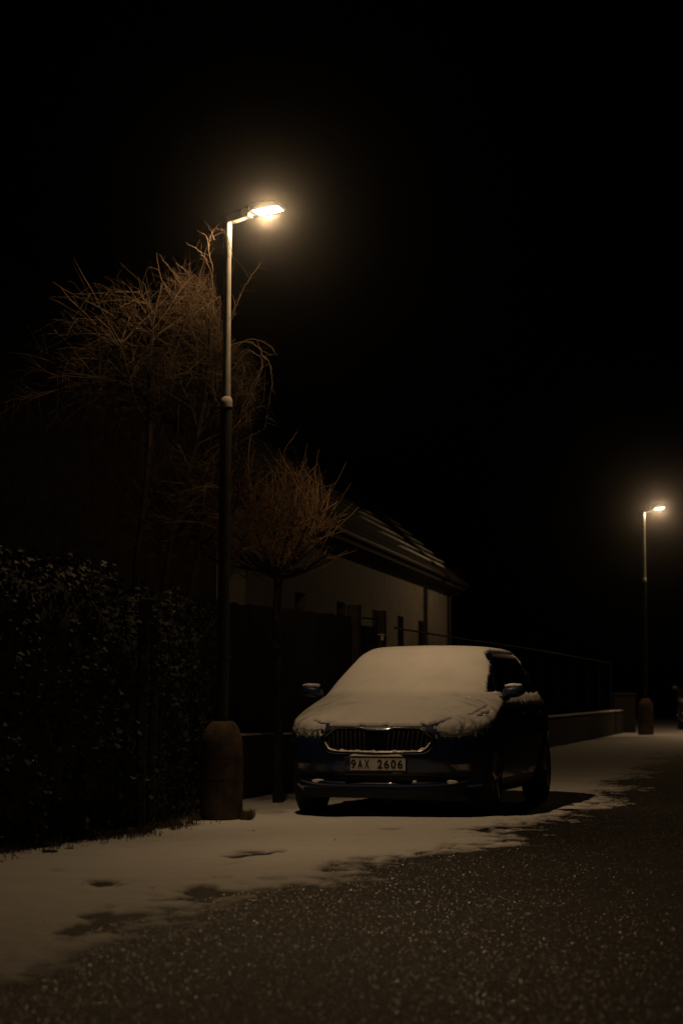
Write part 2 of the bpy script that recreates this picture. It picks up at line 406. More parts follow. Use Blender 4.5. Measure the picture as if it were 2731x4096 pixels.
def make_lamp(loc, rz, label):
    t = empty('street_lamp', loc, rz); tag(t, label, 'street lamp', 'street lamps along the verge')
    # bullet-shaped concrete foot
    prof = [(0.172, -0.03), (0.176, 0.02), (0.176, 0.30), (0.174, 0.52), (0.170, 0.60)]
    for k in range(1, 9):
        a = k / 8 * R(74); prof.append((0.05 + 0.122 * math.cos(a), 0.60 + 0.235 * math.sin(a)))
    foot = MB().lathe(prof, 40).build('concrete_foot', M_concrete, t, smooth='auto')
    MB().tube([(0.1775 * math.cos(a), 0.1775 * math.sin(a), 0.515) for a in np.linspace(0, 2 * math.pi, 41)], 0.0035, 5).build('joint', M_dark, foot)
    MB().tube([(0.178 * math.cos(a), 0.178 * math.sin(a), 0.345 + 0.02 * math.sin(a * 1.0 + 0.6)) for a in np.linspace(0, 2 * math.pi, 41)], 0.0055, 6).build('wire_band', M_dark, foot)
    hp = (0.165, -0.062, 0.45)
    a0 = R(-62)
    h = MB().lathe([(0.0, 0), (0.013, 0), (0.013, 0.006), (0.0, 0.006)], 14).build('bolt_hole', M_dark, foot)
    h.location = (0.175 * math.cos(a0), 0.175 * math.sin(a0), 0.46); h.rotation_euler = (R(90), 0, a0 + R(90))
    MB().lathe([(0.0485, 0.80), (0.0485, 3.45)], 24).build('lower_pole', M_pole_low, t, smooth='auto')
    MB().lathe([(0.0485, 3.435), (0.053, 3.44), (0.0535, 3.475), (0.05, 3.505), (0.036, 3.53)], 24).build('collar', M_pole, t, smooth='auto')
    MB().lathe([(0.0375, 3.52), (0.033, 3.9), (0.0285, 4.75)], 24).build('upper_pole', M_pole, t, smooth='auto')
    MB().lathe([(0.031, 4.705), (0.0315, 4.71), (0.0315, 4.98), (0.026, 4.995)], 24).build('sleeve', M_pole, t, smooth='auto')
    tilt = Matrix.Rotation(R(-8.5), 3, 'Y')
    def hd(p): return tuple(tilt @ Vector(p) + Vector((0.0, 0, 4.985)))
    # arm: flattened tapered housing seen from underneath
    arm = MB()
    P = []
    for x, w_, zt, zb in ((-0.035, .035, .05, .02), (0.0, .05, .065, .008), (0.06, .058, .075, .006), (0.13, .05, .075, .016), (0.175, .04, .07, .024)):
        P.append([hd((x, -w_, zb)), hd((x, -w_, zt)), hd((x, w_, zt)), hd((x, w_, zb)), hd((x, -w_, zb))])
    arm.grid(P); arm.f.append((0, 1, 2, 3)); arm.f.append((20, 21, 22, 23))
    arm.build('arm', M_head, t)
    kn = MB().tube([hd((0.172, -0.058, 0.058)), hd((0.172, 0.058, 0.058))], 0.036, 18).build('clamp', M_clamp, t)
    MB().tube([hd((0.19, -0.07, 0.03)), hd((0.19, 0.07, 0.03))], 0.01, 8).build('bolt', M_metal, kn)
    hb = MB(); P = []
    for x, w_, zt, zb in ((0.20, .06, .085, .045), (0.235, .125, .095, .05), (0.32, .135, .10, .05), (0.43, .13, .09, .05), (0.485, .11, .07, .05)):
        P.append([hd((x, -w_, zb)), hd((x, -w_, zt)), hd((x, w_, zt)), hd((x, w_, zb)), hd((x, -w_, zb))])
    hb.grid(P); hb.f.append((0, 1, 2, 3)); hb.f.append((20, 21, 22, 23))
    head = hb.build('luminaire_head', M_head, t)
    lens = MB(); P = []
    for i in range(7):
        row = []
        for j in range(7):
            u, v = i / 6, j / 6
            bulge = 0.016 * (1 - (2 * u - 1) ** 6) * (1 - (2 * v - 1) ** 6)
            row.append(hd((0.25 + 0.215 * u, -0.11 + 0.22 * v, 0.0485 - bulge)))
        P.append(row)
    lens.grid(P).build('lens', M_lens, head, smooth=True, fix=False)
    lamp_light(t, hd((0.357, 0, 0.020)), (0, R(-8.5), 0))
    return t
p1 = at(885, 3283, 20.1); L1 = (p1.x, 20.1, 0.0)
near_lamp = make_lamp(L1, R(-14.5), 'tall lit street lamp with concrete foot standing left of the blue car')
near_lamp.rotation_euler = (R(0.0), R(0.5), R(-14.5))
far = at(2581, 2942, 54.2)
far_lamp = make_lamp((far.x, 54.2, 0.0), R(-8), 'distant lit street lamp with concrete foot far down the road')

# ================================================================== CAR
FX = pchip([.16, .20, .24, .275, .31, .36, .50, .62, .70, .755, .79, .825, .87, .92, .97, 1.005, 1.02, 1.10, 1.20, 1.30, 1.38, 1.425, 1.45, 1.465, 1.474],
           [.34, .13, .06, .012, .03, .03, .0, .008, .03, .06, .105, .20, .36, .57, .79, .955, 1.01, 1.16, 1.345, 1.53, 1.69, 1.83, 1.98, 2.2, 2.42])
RX = pchip([.16, .22, .35, .6, .85, .95, 1.05, 1.40, 1.44, 1.474], [3.85, 3.98, 4.08, 4.10, 4.06, 4.02, 3.97, 3.66, 3.5, 2.7])
WZ = pchip([.16, .20, .27, .36, .52, .66, .80, .88, .94, .98, 1.02, 1.15, 1.28, 1.38, 1.43, 1.46, 1.474], [.70, .78, .83, .855, .875, .888, .885, .872, .850, .825, .795, .73, .665, .61, .555, .45, .20])
BZ = pchip([.16, .26, .5, .72, .80, .90, 1.0, 1.03, 1.2, 1.4, 1.474], [.45, .58, .62, .62, .60, .60, .52, .44, .36, .34, .20])
NZ = pchip([.16, .7, .82, 1.0, 1.05, 1.45, 1.474], [2.7, 2.6, 2.5, 2.6, 2.8, 2.6, 2.0])
MEXP = 2.0
def taper(x): return 1.0 - 0.10 * max(0.0, (x - 2.3) / 1.8) ** 2
def Fx(y, z):
    w_ = WZ(z); q = min(abs(y) / w_, 0.9999)
    return FX(z) + BZ(z) * (1 - (1 - q ** NZ(z)) ** (1 / MEXP))
def Sy(x, z):
    w_ = WZ(z); f = FX(z); b = BZ(z); r = RX(z); br = 0.42
    if x < f + b:
        q = max(0.0, (f + b - x) / b); return w_ * max(0.0, 1 - q ** MEXP) ** (1 / NZ(z))
    if x > r - br:
        q = min(1.0, (x - (r - br)) / br); return w_ * taper(r - br) * max(0.0, 1 - q ** 2.2) ** (1 / 2.6)
    return w_ * taper(x)
def outline(z):
    w_ = WZ(z); f = FX(z); b = BZ(z); r = RX(z); br = min(0.42, max(0.1, (r - f - b) * 0.6)); n = NZ(z)
    pts = []
    for k in range(27):
        t = k / 26 * math.pi / 2
        pts.append((f + b * (1 - math.cos(t) ** (2 / MEXP)), w_ * math.sin(t) ** (2 / n)))
    x0, x1 = f + b, r - br
    for k in range(1, 24):
        x = x0 + (x1 - x0) * k / 24; pts.append((x, w_ * taper(x)))
    for k in range(17):
        t = k / 16 * math.pi / 2
        pts.append((x1 + br * math.sin(t) ** (2 / 2.2), w_ * taper(x1) * math.cos(t) ** (2 / 2.6)))
    return pts

def body_mesh():
    # levels by arc length of the centre profile
    zz = np.linspace(.16, 1.474, 600); xx = np.array([FX(z) for z in zz])
    s = np.concatenate([[0], np.cumsum(np.hypot(np.diff(zz) * 1.6, np.diff(xx)))])
    lv = np.interp(np.linspace(0, s[-1], 84), s, zz)
    mb = MB(); n = None; rings = []
    for z in lv:
        o = outline(z)
        ring = [(x, y, z) for x, y in o] + [(x, -y, z) for x, y in reversed(o[1:-1])]
        rings.append(ring)
    n = len(rings[0])
    vs = [p for r_ in rings for p in r_]; fs = []
    for i in range(len(rings) - 1):
        for j in range(n):
            j2 = (j + 1) % n; fs.append((i * n + j, i * n + j2, (i + 1) * n + j2, (i + 1) * n + j))
    fs.append(tuple(range(n - 1, -1, -1))); fs.append(tuple((len(rings) - 1) * n + j for j in range(n)))
    return mb.add(vs, fs)

WHEEL_F, WHEEL_R, TYRE_R = 0.83, 3.38, 0.315
def apply_boolean(o, cutters):
    for c_ in cutters:
        md = o.modifiers.new('cut', 'BOOLEAN'); md.operation = 'DIFFERENCE'; md.object = c_; md.solver = 'EXACT'
    dg = bpy.context.evaluated_depsgraph_get()
    me = bpy.data.meshes.new_from_object(o.evaluated_get(dg))
    o.modifiers.clear(); old = o.data; o.data = me; bpy.data.meshes.remove(old)
    for c_ in cutters:
        d = c_.data; bpy.data.objects.remove(c_); bpy.data.meshes.remove(d)

def text_mesh(name, s, size, m, parent, M4, sx=1.0, off=0.0, ex=0.0008):
    cu = bpy.data.curves.new(name, 'FONT'); cu.body = s; cu.size = size; cu.align_x = 'LEFT'; cu.offset = off; cu.extrude = ex; cu.resolution_u = 4
    to = bpy.data.objects.new(name, cu); C.objects.link(to)
    dg = bpy.context.evaluated_depsgraph_get()
    me = bpy.data.meshes.new_from_object(to.evaluated_get(dg))
    bpy.data.objects.remove(to); bpy.data.curves.remove(cu)
    me.transform(Matrix.Diagonal((sx, 1, 1, 1)))
    xs = [v.co.x for v in me.vertices]; zs = [v.co.y for v in me.vertices]
    me.materials.clear(); me.materials.append(m)
    o = bpy.data.objects.new(name, me); C.objects.link(o); o.parent = parent
    return o, (min(xs), max(xs), min(zs), max(zs))

def fpatch(name, m, parent, poly_rows, off, thick=0.006, smooth=True):
    """slab on the nose surface: rows of (y, z) points, pushed forward by off"""
    P = [[(Fx(y, z) - off, y, z) for y, z in row] for row in poly_rows]
    return MB().slab(P, (thick, 0, 0)).build(name, m, parent, smooth=False)
def spatch(name, m, parent, rows, side, off, thick=0.006):
    """slab on the flank: rows of (x, z) points"""
    P = [[(x, side * (Sy(x, z) + off), z) for x, z in row] for row in rows]
    return MB().slab(P, (0, -side * thick, 0)).build(name, m, parent)

def rows_between(top, bot, nz, ny):
    """interpolate two polylines of (a, z) into a grid"""
    def rs(pl):
        pl = np.array(pl, float); s = np.concatenate([[0], np.cumsum(np.hypot(*np.diff(pl, axis=0).T))])
        q = np.linspace(0, s[-1], ny); return np.stack([np.interp(q, s, pl[:, 0]), np.interp(q, s, pl[:, 1])], 1)
    a, b = rs(top), rs(bot)
    return [[tuple(a[j] * (1 - t) + b[j] * t) for j in range(ny)] for t in np.linspace(0, 1, nz)]

def grille_outline(inset=0.0, n_side=10):
    """half outline (y>=0) from top centre to bottom centre, y,z"""
    pts = [(0, .752), (.085, .752), (.10, .754), (.135, .766), (.155, .769), (.27, .770), (.398, .770)]
    for k in range(1, n_side + 1):
        t = k / n_side
        if t < 0.5: pts.append((.398 + .10 * (t / .5), .770 - .085 * (t / .5)))
        else:
            a = (t - .5) / .5 * math.pi / 2; pts.append((.385 + .113 * math.cos(a), .655 - .108 * math.sin(a) + .03 * (1 - math.sin(a))))
    pts += [(.25, .543), (.12, .541), (0, .540)]
    c = (0, .655)
    if inset:
        q = []
        for y, z in pts:
            ny = y - inset * min(1, y / .3); nz = c[1] + (z - c[1]) * (1 - inset * (.42 if z > c[1] else .62) / .115)
            q.append((max(0, ny), nz))
        pts = q
    return pts

def make_car():
    t = empty('parked_car')
    body = body_mesh().build('body', M_paint, t, smooth=True)
    cut = []
    for x in (WHEEL_F, WHEEL_R):
        for s in (-1, 1):
            mb = MB().tube([(x, s * 0.60, TYRE_R + 0.01), (x, s * 1.1, TYRE_R + 0.01)], 0.355, 40)
            cut.append(mb.build('cutter', M_plastic))
    # recess behind the grille
    full = [(y, z) for y, z in grille_outline(0.03)]
    loop = full + [(-y, z) for y, z in reversed(full[1:-1])]
    mb = MB(); k = len(loop)
    mb.add([(-0.2, y, z) for y, z in loop] + [(Fx(y, z) + 0.05, y, z) for y, z in loop],
           [(i, (i + 1) % k, (i + 1) % k + k, i + k) for i in range(k)] + [tuple(range(k - 1, -1, -1)), tuple(range(k, 2 * k))])
    cut.append(mb.build('cutter', M_plastic))
    apply_boolean(body, cut)
    body.data.polygons.foreach_set('use_smooth', [True] * len(body.data.polygons))
    try:
        body.data.set_sharp_from_angle(angle=R(40))
    except Exception: pass
    # ---- grille
    gr = MB(); P = []
    ga, gb, gm = grille_outline(0.0), grille_outline(0.036), grille_outline(0.018)
    La = ga + [(-y, z) for y, z in reversed(ga[1:-1])]; Lb = gb + [(-y, z) for y, z in reversed(gb[1:-1])]; Lm = gm + [(-y, z) for y, z in reversed(gm[1:-1])]
    gi = grille_outline(0.006); Li = gi + [(-y, z) for y, z in reversed(gi[1:-1])]
    gj = grille_outline(0.030); Lj = gj + [(-y, z) for y, z in reversed(gj[1:-1])]
    def ring(Lp, off): 
        q = [(Fx(y, z) - off, y, z) for y, z in Lp]; return q + [q[0]]
    frame = MB().grid([ring(La, -0.004), ring(La, 0.012), ring(Li, 0.016), ring(Lm, 0.008), ring(Lj, 0.014), ring(Lb, 0.010), ring(Lb, -0.03)])
    frame.build('grille_frame', M_chrome, t, smooth=True)
    back = MB()
    Lx = grille_outline(0.031); Lx = Lx + [(-y, z) for y, z in reversed(Lx[1:-1])]
    back.add([(Fx(0, .655) + 0.14 * (y / .5) ** 2 + 0.052, y, z) for y, z in Lx], [tuple(range(len(Lx)))])
    gri = back.build('grille', M_plastic, t)
    def zlim(y):
        ins = gb; ys_ = [p[0] for p in ins]
        best = []
        for i in range(len(ins) - 1):
            (y0, z0), (y1, z1) = ins[i], ins[i + 1]
            if (y0 - y) * (y1 - y) <= 0 and y0 != y1: best.append(z0 + (z1 - z0) * (y - y0) / (y1 - y0))
        return (min(best), max(best)) if len(best) >= 2 else None
    y = 0.105
    while y < 0.46:
        zl = zlim(y)
        if zl and zl[1] - zl[0] > 0.03:
            for s in (-1, 1):
                mb = MB(); P = []
                for z in np.linspace(zl[0] + .002, zl[1] - .004, 7):
                    x = Fx(y, z); lean = 0.10 * (z - .655)
                    P.append([(x + 0.036, s * (y + lean - .011), z), (x + 0.010, s * (y + lean - .008), z), (x + 0.004, s * (y + lean), z), (x + 0.010, s * (y + lean + .008), z), (x + 0.036, s * (y + lean + .011), z)])
                mb.grid(P).build('slat', M_slat, gri, smooth=True)
        y += 0.0395
    rc = MB().slab([[(Fx(yy, zz) + 0.012 + .0, yy, zz) for yy in np.linspace(-.082, .082, 5)] for zz in (.575, .62, .67, .728)], (.012, 0, 0)).build('sensor_cover', M_gloss, gri)
    # ---- number plate
    px0, pz0, pz1 = -0.262, 0.395, 0.503
    xp = FX(.45) - 0.028
    hold = bevel(MB().box((xp + .012, 0, .451), (.018, .534, .150)).build('plate_holder', M_plastic, t), .004)
    pl = MB().box((xp, 0.0, .4595), (.003, .522, .108)).build('number_plate', M_plate, t)
    MB().box((xp - .002, 0.2365, .4595), (.0022, .047, .106)).build('blue_band', M_plate_blue, pl)
    for zc in (.513, .406): MB().box((xp - .0023, -.0235, zc), (.0016, .470, .0026)).build('plate_border', M_ink, pl)
    # text faces -x : text x -> -y (image right), text y -> +z
    def place(o, y0, z0, dx): o.matrix_local = Matrix(((0, 0, -1, xp - dx), (-1, 0, 0, -y0), (0, 1, 0, z0), (0, 0, 0, 1)))
    CH = 0.075
    widths = [('9', -.186), ('A', -.128), ('X', -.070), ('2', .042), ('6', .100), ('0', .158), ('6', .216)]
    for ch, yc in widths:
        o, bb = text_mesh('plate_character', ch, 0.1, M_ink, pl, None, 1.0, off=0.0028)
        sc = CH / (bb[3] - bb[2]); sx = 0.044 / (bb[1] - bb[0])
        o.data.transform(Matrix.Translation((-(bb[0] + bb[1]) / 2, -bb[2], 0))); o.data.transform(Matrix.Diagonal((sx, sc, 1, 1)))
        place(o, yc, .4595 - CH / 2, .0028)
    o, bb = text_mesh('country_code', 'CZ', 0.03, M_white_ink, pl, None, 0.85); place(o, -.2365 - (bb[1] - bb[0]) / 2, .422, .0038)
    for s, yc, m_ in (('SKODA', .148, M_white_ink), ('Plus', .212, M_grey_ink), ('autofortes.cz', -.045, M_grey_ink)):
        if s == 'autofortes.cz': continue
        o, bb = text_mesh('holder_lettering', s, 0.0155, m_, hold, None, 1.25 if s == 'SKODA' else 1.0, off=0.0004); place(o, yc, .383, -.0022)
    # ---- lower intake, lip, fog lamps
    fpatch('lower_intake', M_plastic, t, [[(y_, z) for y_ in np.linspace(-.56, .56, 29)] for z in (.318, .335, .352, .37, .388)], 0.004)
    for zz in (.332, .352, .372):
        fpatch('intake_bar', M_gloss, t.children[-1] if False else t, [[(y_, z) for y_ in np.linspace(-.55, .55, 29)] for z in (zz - .003, zz + .003)], 0.009, .006)
    P = []
    for off_, zz in ((0.0, .312), (.03, .308), (.045, .297), (.045, .282), (.03, .268), (0.0, .262)):
        P.append([(Fx(y_, .30) - off_ * (1 - (abs(y_) / .75) ** 6), y_, zz + 0.05 * (abs(y_) / .75) ** 4) for y_ in np.linspace(-.74, .74, 49)])
    MB().grid(P).build('bumper_lip', M_paint, t, smooth=True)
    MB().slab([[(Fx(y_, .25) - .004, y_, z) for y_ in np.linspace(-.7, .7, 41)] for z in (.175, .21, .25)], (.01, 0, 0)).build('chin_spoiler', M_plastic, t)
    for s in (-1, 1):
        fp = fpatch('fog_surround', M_plastic, t, [[(s * y_, z) for y_, z in row] for row in rows_between([(.57, .468), (.80, .478)], [(.64, .368), (.80, .362)], 6, 14)], 0.005)
        fpatch('fog_lamp', M_lamp_glass, fp, [[(s * y_, z) for y_, z in row] for row in rows_between([(.605, .455), (.755, .468)], [(.66, .405), (.755, .402)], 5, 10)], 0.012)
        fpatch('fog_trim', M_chrome, fp, [[(s * y_, z) for y_, z in row] for row in rows_between([(.752, .470), (.757, .470)], [(.752, .402), (.757, .402)], 5, 3)], 0.015)
        fpatch('fog_reflector', M_reflector, fp, [[(s * y_, z) for y_, z in row] for row in rows_between([(.67, .452), (.735, .457)], [(.68, .418), (.735, .415)], 4, 6)], 0.0135, .001)
        # headlamps
        top = [(.515, .757), (.60, .783), (.70, .808), (.80, .822), (.845, .826)]
        bot = [(.535, .690), (.62, .685), (.70, .690), (.79, .705), (.852, .735)]
        hl = fpatch('headlamp', M_lamp_glass, t, [[(s * y_, z) for y_, z in row] for row in rows_between(top, bot, 8, 22)], 0.002, .012)
        fpatch('headlamp_reflector', M_reflector, hl, [[(s * y_, z) for y_, z in row] for row in rows_between([(.60, .755), (.66, .76)], [(.60, .71), (.66, .712)], 4, 5)], 0.004, .002)
        fpatch('headlamp_reflector', M_reflector, hl, [[(s * y_, z) for y_, z in row] for row in rows_between([(.70, .77), (.76, .78)], [(.70, .715), (.76, .722)], 4, 5)], 0.004, .002)
        # washer flap
        fpatch('washer_cap', M_paint, t, [[(s * y_, z) for y_, z in row] for row in rows_between([(.655, .668), (.70, .668)], [(.655, .635), (.70, .635)], 3, 4)], 0.003)
        # side glass, doors
        zs = np.linspace(1.015, 1.372, 9)
        spatch('front_window', M_glass, t, [[(FX(z) + BZ(z) * 0.80 + (2.22 - FX(z) - BZ(z) * .80) * u, z) for u in np.linspace(0, 1, 12)] for z in zs], s, 0.003)
        spatch('rear_window', M_glass, t, [[(2.30 + (3.30 - .25 * (z - 1.0) - 2.30) * u, z) for u in np.linspace(0, 1, 10)] for z in zs], s, 0.003)
        zd = np.linspace(.255, .985, 14)
        d1 = spatch('front_door', M_paint, t, [[(1.20 + 1.045 * u, z) for u in np.linspace(0, 1, 12)] for z in zd], s, 0.003)
        d2 = spatch('rear_door', M_paint, t, [[(2.255 + (0.79 + .15 * max(0, (z - .6))) * u, z) for u in np.linspace(0, 1, 10)] for z in zd], s, 0.003)
        for d, xx in ((d1, 2.07), (d2, 3.0)):
            yy = s * (Sy(xx, .86) + .022)
            MB().tube([(xx - .10, yy - s * .02, .86), (xx - .08, yy, .862), (xx + .06, yy, .866), (xx + .08, yy - s * .02, .866)], .011, 8).build('handle', M_paint, d)
        spatch('sill_trim', M_plastic, t, [[(1.22 + 1.78 * u, z) for u in np.linspace(0, 1, 12)] for z in (.18, .205, .23, .25)], s, 0.005)
        spatch('window_trim', M_gloss, t, [[(1.42 + 2.3 * u, z) for u in np.linspace(0, 1, 20)] for z in (.990, 1.0, 1.010)], s, 0.005)
        spatch('tail_lamp', M_tail, t, [[(3.66 + .30 * u, z) for u in np.linspace(0, 1, 10)] for z in np.linspace(.80, .98, 6)], s, 0.006)
        # mirror
        mir = MB(); P = []
        for i in range(15):
            a = math.pi * i / 14; row = []
            for j in range(25):
                b = 2 * math.pi * j / 24
                cx_ = abs(math.sin(a)) ** 0.7
                row.append((1.36 - .075 * cx_ * math.cos(b), s * (.925 - .105 * math.cos(a)), 1.062 + (.062 if math.sin(b) > 0 else .052) * cx_ * math.copysign(abs(math.sin(b)) ** .8, math.sin(b)) - .012 * math.cos(a)))
            P.append(row)
        mo = mir.grid(P).build('door_mirror', M_paint, t, smooth=True)
        MB().tube([(1.36, s * .79, .995), (1.37, s * .84, 1.0), (1.37, s * .88, 1.02)], [.03, .028, .03], 10).build('mirror_foot', M_plastic, mo)
        # wheels
        for xw in (WHEEL_F, WHEEL_R):
            yo = s * .868; yi = s * .668
            w_ = MB()
            prof = [(.20, yi), (.275, yi), (.303, yi + s * .012), (.314, yi + s * .035), (TYRE_R, yi + s * .1), (.314, yo - s * .035), (.303, yo - s * .012), (.275, yo), (.215, yo - s * .004)]
            P = [[(xw + r_ * math.cos(a), yy, TYRE_R + r_ * math.sin(a)) for a in np.linspace(0, 2 * math.pi, 41)] for r_, yy in prof]
            wh = w_.grid(P).build('wheel', M_tyre, t, smooth=True)
            rm = MB()
            P = [[(xw + r_ * math.cos(a), yy, TYRE_R + r_ * math.sin(a)) for a in np.linspace(0, 2 * math.pi, 31)] for r_, yy in ((.216, yo - s * .004), (.205, yo - s * .008), (.20, yo - s * .12), (0.001, yo - s * .12))]
            rm.grid(P)
            for q in range(5):
                a = 2 * math.pi * q / 5 + .3
                rm.tube([(xw + .03 * math.cos(a), yo - s * .02, TYRE_R + .03 * math.sin(a)), (xw + .205 * math.cos(a), yo - s * .012, TYRE_R + .205 * math.sin(a))], [.03, .022], 6)
            rm.tube([(xw, yo - s * .05, TYRE_R), (xw, yo - s * .008, TYRE_R)], .045, 14)
            rm.build('rim', M_rim, wh)
    ws = MB(); P = []
    for z in np.linspace(1.03, 1.40, 12):
        P.append([(Fx(y_ * WZ(z) * .975, z) - .004, y_ * WZ(z) * .975, z) for y_ in np.sin(np.linspace(-math.pi / 2, math.pi / 2, 41))])
    ws.slab(P, (.006, 0, 0)).build('windscreen', M_glass, t)
    # wiper arms, aerial
    for y0, y1 in ((-.45, .10), (.15, .66)):
        MB().tube([(1.10, y0, 1.025), (1.17 + .1 * max(0, y1 - .3), y1, 1.04)], .008, 5).build('wiper', M_plastic, t)
    MB().tube([(3.35, 0, 1.46), (3.50, 0, 1.60)], [.008, .003], 6).build('aerial', M_plastic, t)
    return t, body

THETA = R(14.5)
car, car_body = make_car()
CAR_LOC = Vector((0.285, 20.38, 0.0))
# car x runs backwards, car y towards the left of the picture
car.location = CAR_LOC; car.rotation_euler = (0, 0, math.pi / 2 - THETA)
tag(car, 'blue hatchback parked on the snowy verge, snow on its bonnet and windscreen', 'car', 'parked cars')
CARM = Matrix.Translation(CAR_LOC) @ Matrix.Rotation(math.pi / 2 - THETA, 4, 'Z'); CARI = CARM.inverted()

def bvh_of(o):
    me = o.data; return BVHTree.FromPolygons([v.co.copy() for v in me.vertices], [tuple(p.vertices) for p in me.polygons])
BODY = bvh_of(car_body)
def cast(px, py):
    p = at(px, py, 20.0); o = CARI @ Vector((0, 0, CAM_H)); d = (CARI @ p - o).normalized()
    h = BODY.ray_cast(o, d)
    return h[0], h[1]
def smooth(a, b, x):
    t = min(1, max(0, (x - a) / (b - a))); return t * t * (3 - 2 * t)

def car_snow():
    # bare grooves in the snow (bonnet gap, headlamp edge), traced onto the body: points + half width in metres
    G = [([(1690, 2897), (1708, 2906), (1739, 2900), (1779, 2885), (1806, 2878)], .012), ([(1871, 2867), (1887, 2863), (1948, 2828)], .0065),
         ([(1889, 2865), (1913, 2872)], .006), ([(1913, 2871), (1960, 2853)], .009), ([(1441, 2899), (1460, 2905), (1525, 2905), (1552, 2899)], .008),
         ([(1253, 2884), (1279, 2893), (1306, 2897), (1333, 2894)], .011), ([(1712, 2913), (1737, 2942)], .006)]
    segs = []
    for pl, w_ in G:
        q = [cast(*p)[0] for p in pl]; q = [p for p in q if p is not None]
        for a, b in zip(q[:-1], q[1:]): segs.append((a.xy, b.xy, w_))
    ez = []
    for p in ((1938, 2612), (1943, 2630), (1960, 2655), (1957, 2690), (1948, 2729), (1944, 2772)):
        h = cast(*p)[0]
        if h is not None: ez.append((h.z, -h.y))
    ez.sort(); EZ = [e[0] for e in ez]; EW = [e[1] for e in ez]
    xs = np.concatenate([np.arange(0.0, 1.5, .006), np.arange(1.5, 4.0, .015)]); ysn = np.arange(-.90, .9001, .006)
    nr, nc = len(xs), len(ysn)
    V = np.zeros((nr, nc, 3), np.float32); T = np.full((nr, nc), -1.0, np.float32)
    dn = Vector((0, 0, -1))
    for i, x in enumerate(xs):
        for j, y in enumerate(ysn):
            h = BODY.ray_cast(Vector((x, y, 2.0)), dn)
            if h[0] is None or h[0].z < .66: V[i, j] = (x, y, 0.6); continue
            z = h[0].z; nz = abs(h[1].z); yi = -y
            low = z < .835 and abs(y) > .46
            nf = fbm(z * 14 if low else x * 9, y * 9, 3, 4); nn = fbm(z * 45 if low else x * 30, y * 40 if low else y * 30, 7, 4)
            t = smooth(.30, .56, nz + .10 * nf + .09 * nn)
            if abs(y) < .46 and z > .765 and x < .5: t = 1.0
            th = .002 + .016 * t
            th -= .030 * (1 - t)
            # bonnet nose stops at the grille frame
            if abs(y) < .47 and z < .790: th -= .05 * smooth(.783, .772, z)
            if abs(y) >= .47 and z < .83: th = max(th, .008) - .026 * smooth(.80, .70, z + .06 * nf) * (0.75 + 1.8 * nn)
            # windscreen edge on the driver's side
            if z > 1.045:
                e = float(np.interp(z, EZ, EW)) + (.03 * smooth(1.40, 1.45, z)) + .012 * nn
                th -= .06 * smooth(e - .006, e + .012, yi)
            # gap between bonnet and windscreen
            xc = FX(1.02) + BZ(1.02) * .35 * (abs(y) / .8) ** 3
            th -= .012 * math.exp(-((x - xc) / .018) ** 2)
            # soft creases of the bonnet
            for k in (.30, .47):
                yc = k + .22 * (x - .1)
                th -= .0035 * math.exp(-((abs(y) - yc) / .03) ** 2) * smooth(1.0, .8, x)
            for a, b, w_ in segs:
                ab = b - a; u = max(0, min(1, (Vector((x, y)) - a).dot(ab) / max(1e-9, ab.length_squared)))
                d = (Vector((x, y)) - (a + ab * u)).length + .006 * nn
                if d < w_ * 2.2: th -= .06 * smooth(w_ * 1.8, w_ * .9, d)
            th += .0012 * nf * t
            T[i, j] = th; V[i, j] = (x, y, z + max(th, -.004))
    idx = np.arange(nr * nc).reshape(nr, nc)
    Q = np.stack([idx[:-1, :-1], idx[1:, :-1], idx[1:, 1:], idx[:-1, 1:]], -1).reshape(-1, 4)
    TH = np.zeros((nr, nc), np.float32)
    tt = T.ravel(); keep = (tt[Q].max(1) > -.001) & (V[..., 2].ravel()[Q].min(1) > .66)
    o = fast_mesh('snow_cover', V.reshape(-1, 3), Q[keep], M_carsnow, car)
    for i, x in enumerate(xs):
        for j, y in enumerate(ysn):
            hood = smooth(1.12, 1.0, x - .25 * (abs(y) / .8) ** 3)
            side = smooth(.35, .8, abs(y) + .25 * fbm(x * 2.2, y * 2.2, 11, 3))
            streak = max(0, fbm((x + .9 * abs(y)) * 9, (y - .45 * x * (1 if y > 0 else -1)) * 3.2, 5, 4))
            TH[i, j] = hood * (.16 + .42 * side * (.45 + 1.6 * streak)) + .10 * max(0, fbm(x * 5, y * 5, 1, 4))  # thin smudges, plus an overall bonnet tone painted dimmer than the windscreen
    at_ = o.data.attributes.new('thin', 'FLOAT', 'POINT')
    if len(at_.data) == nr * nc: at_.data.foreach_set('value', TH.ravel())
    o['label'] = 'smooth fresh snow over bonnet, windscreen and roof'
    return o
car_snow()

def snow_blob(name, c, ax, parent, m=None, seed=0, M3=None):
    """low irregular heap, ax = half sizes"""
    mb = MB(); P = []
    for i in range(9):
        a = math.pi * i / 8; row = []
        for j in range(19):
            b = 2 * math.pi * (j % 18) / 18
            k = 1 + .22 * fbm(math.cos(b) * 2 + seed, math.sin(b) * 2, seed * 1.7 + math.cos(a) * 2, 3)
            v = Vector((ax[0] * math.cos(a), ax[1] * math.sin(a) * math.cos(b), ax[2] * math.sin(a) * math.sin(b))) * k
            if M3 is not None: v = M3 @ v
            row.append(Vector(c) + v)
        P.append(row)
    return mb.grid(P).build(name, m or M_carsnow, parent, smooth=True)
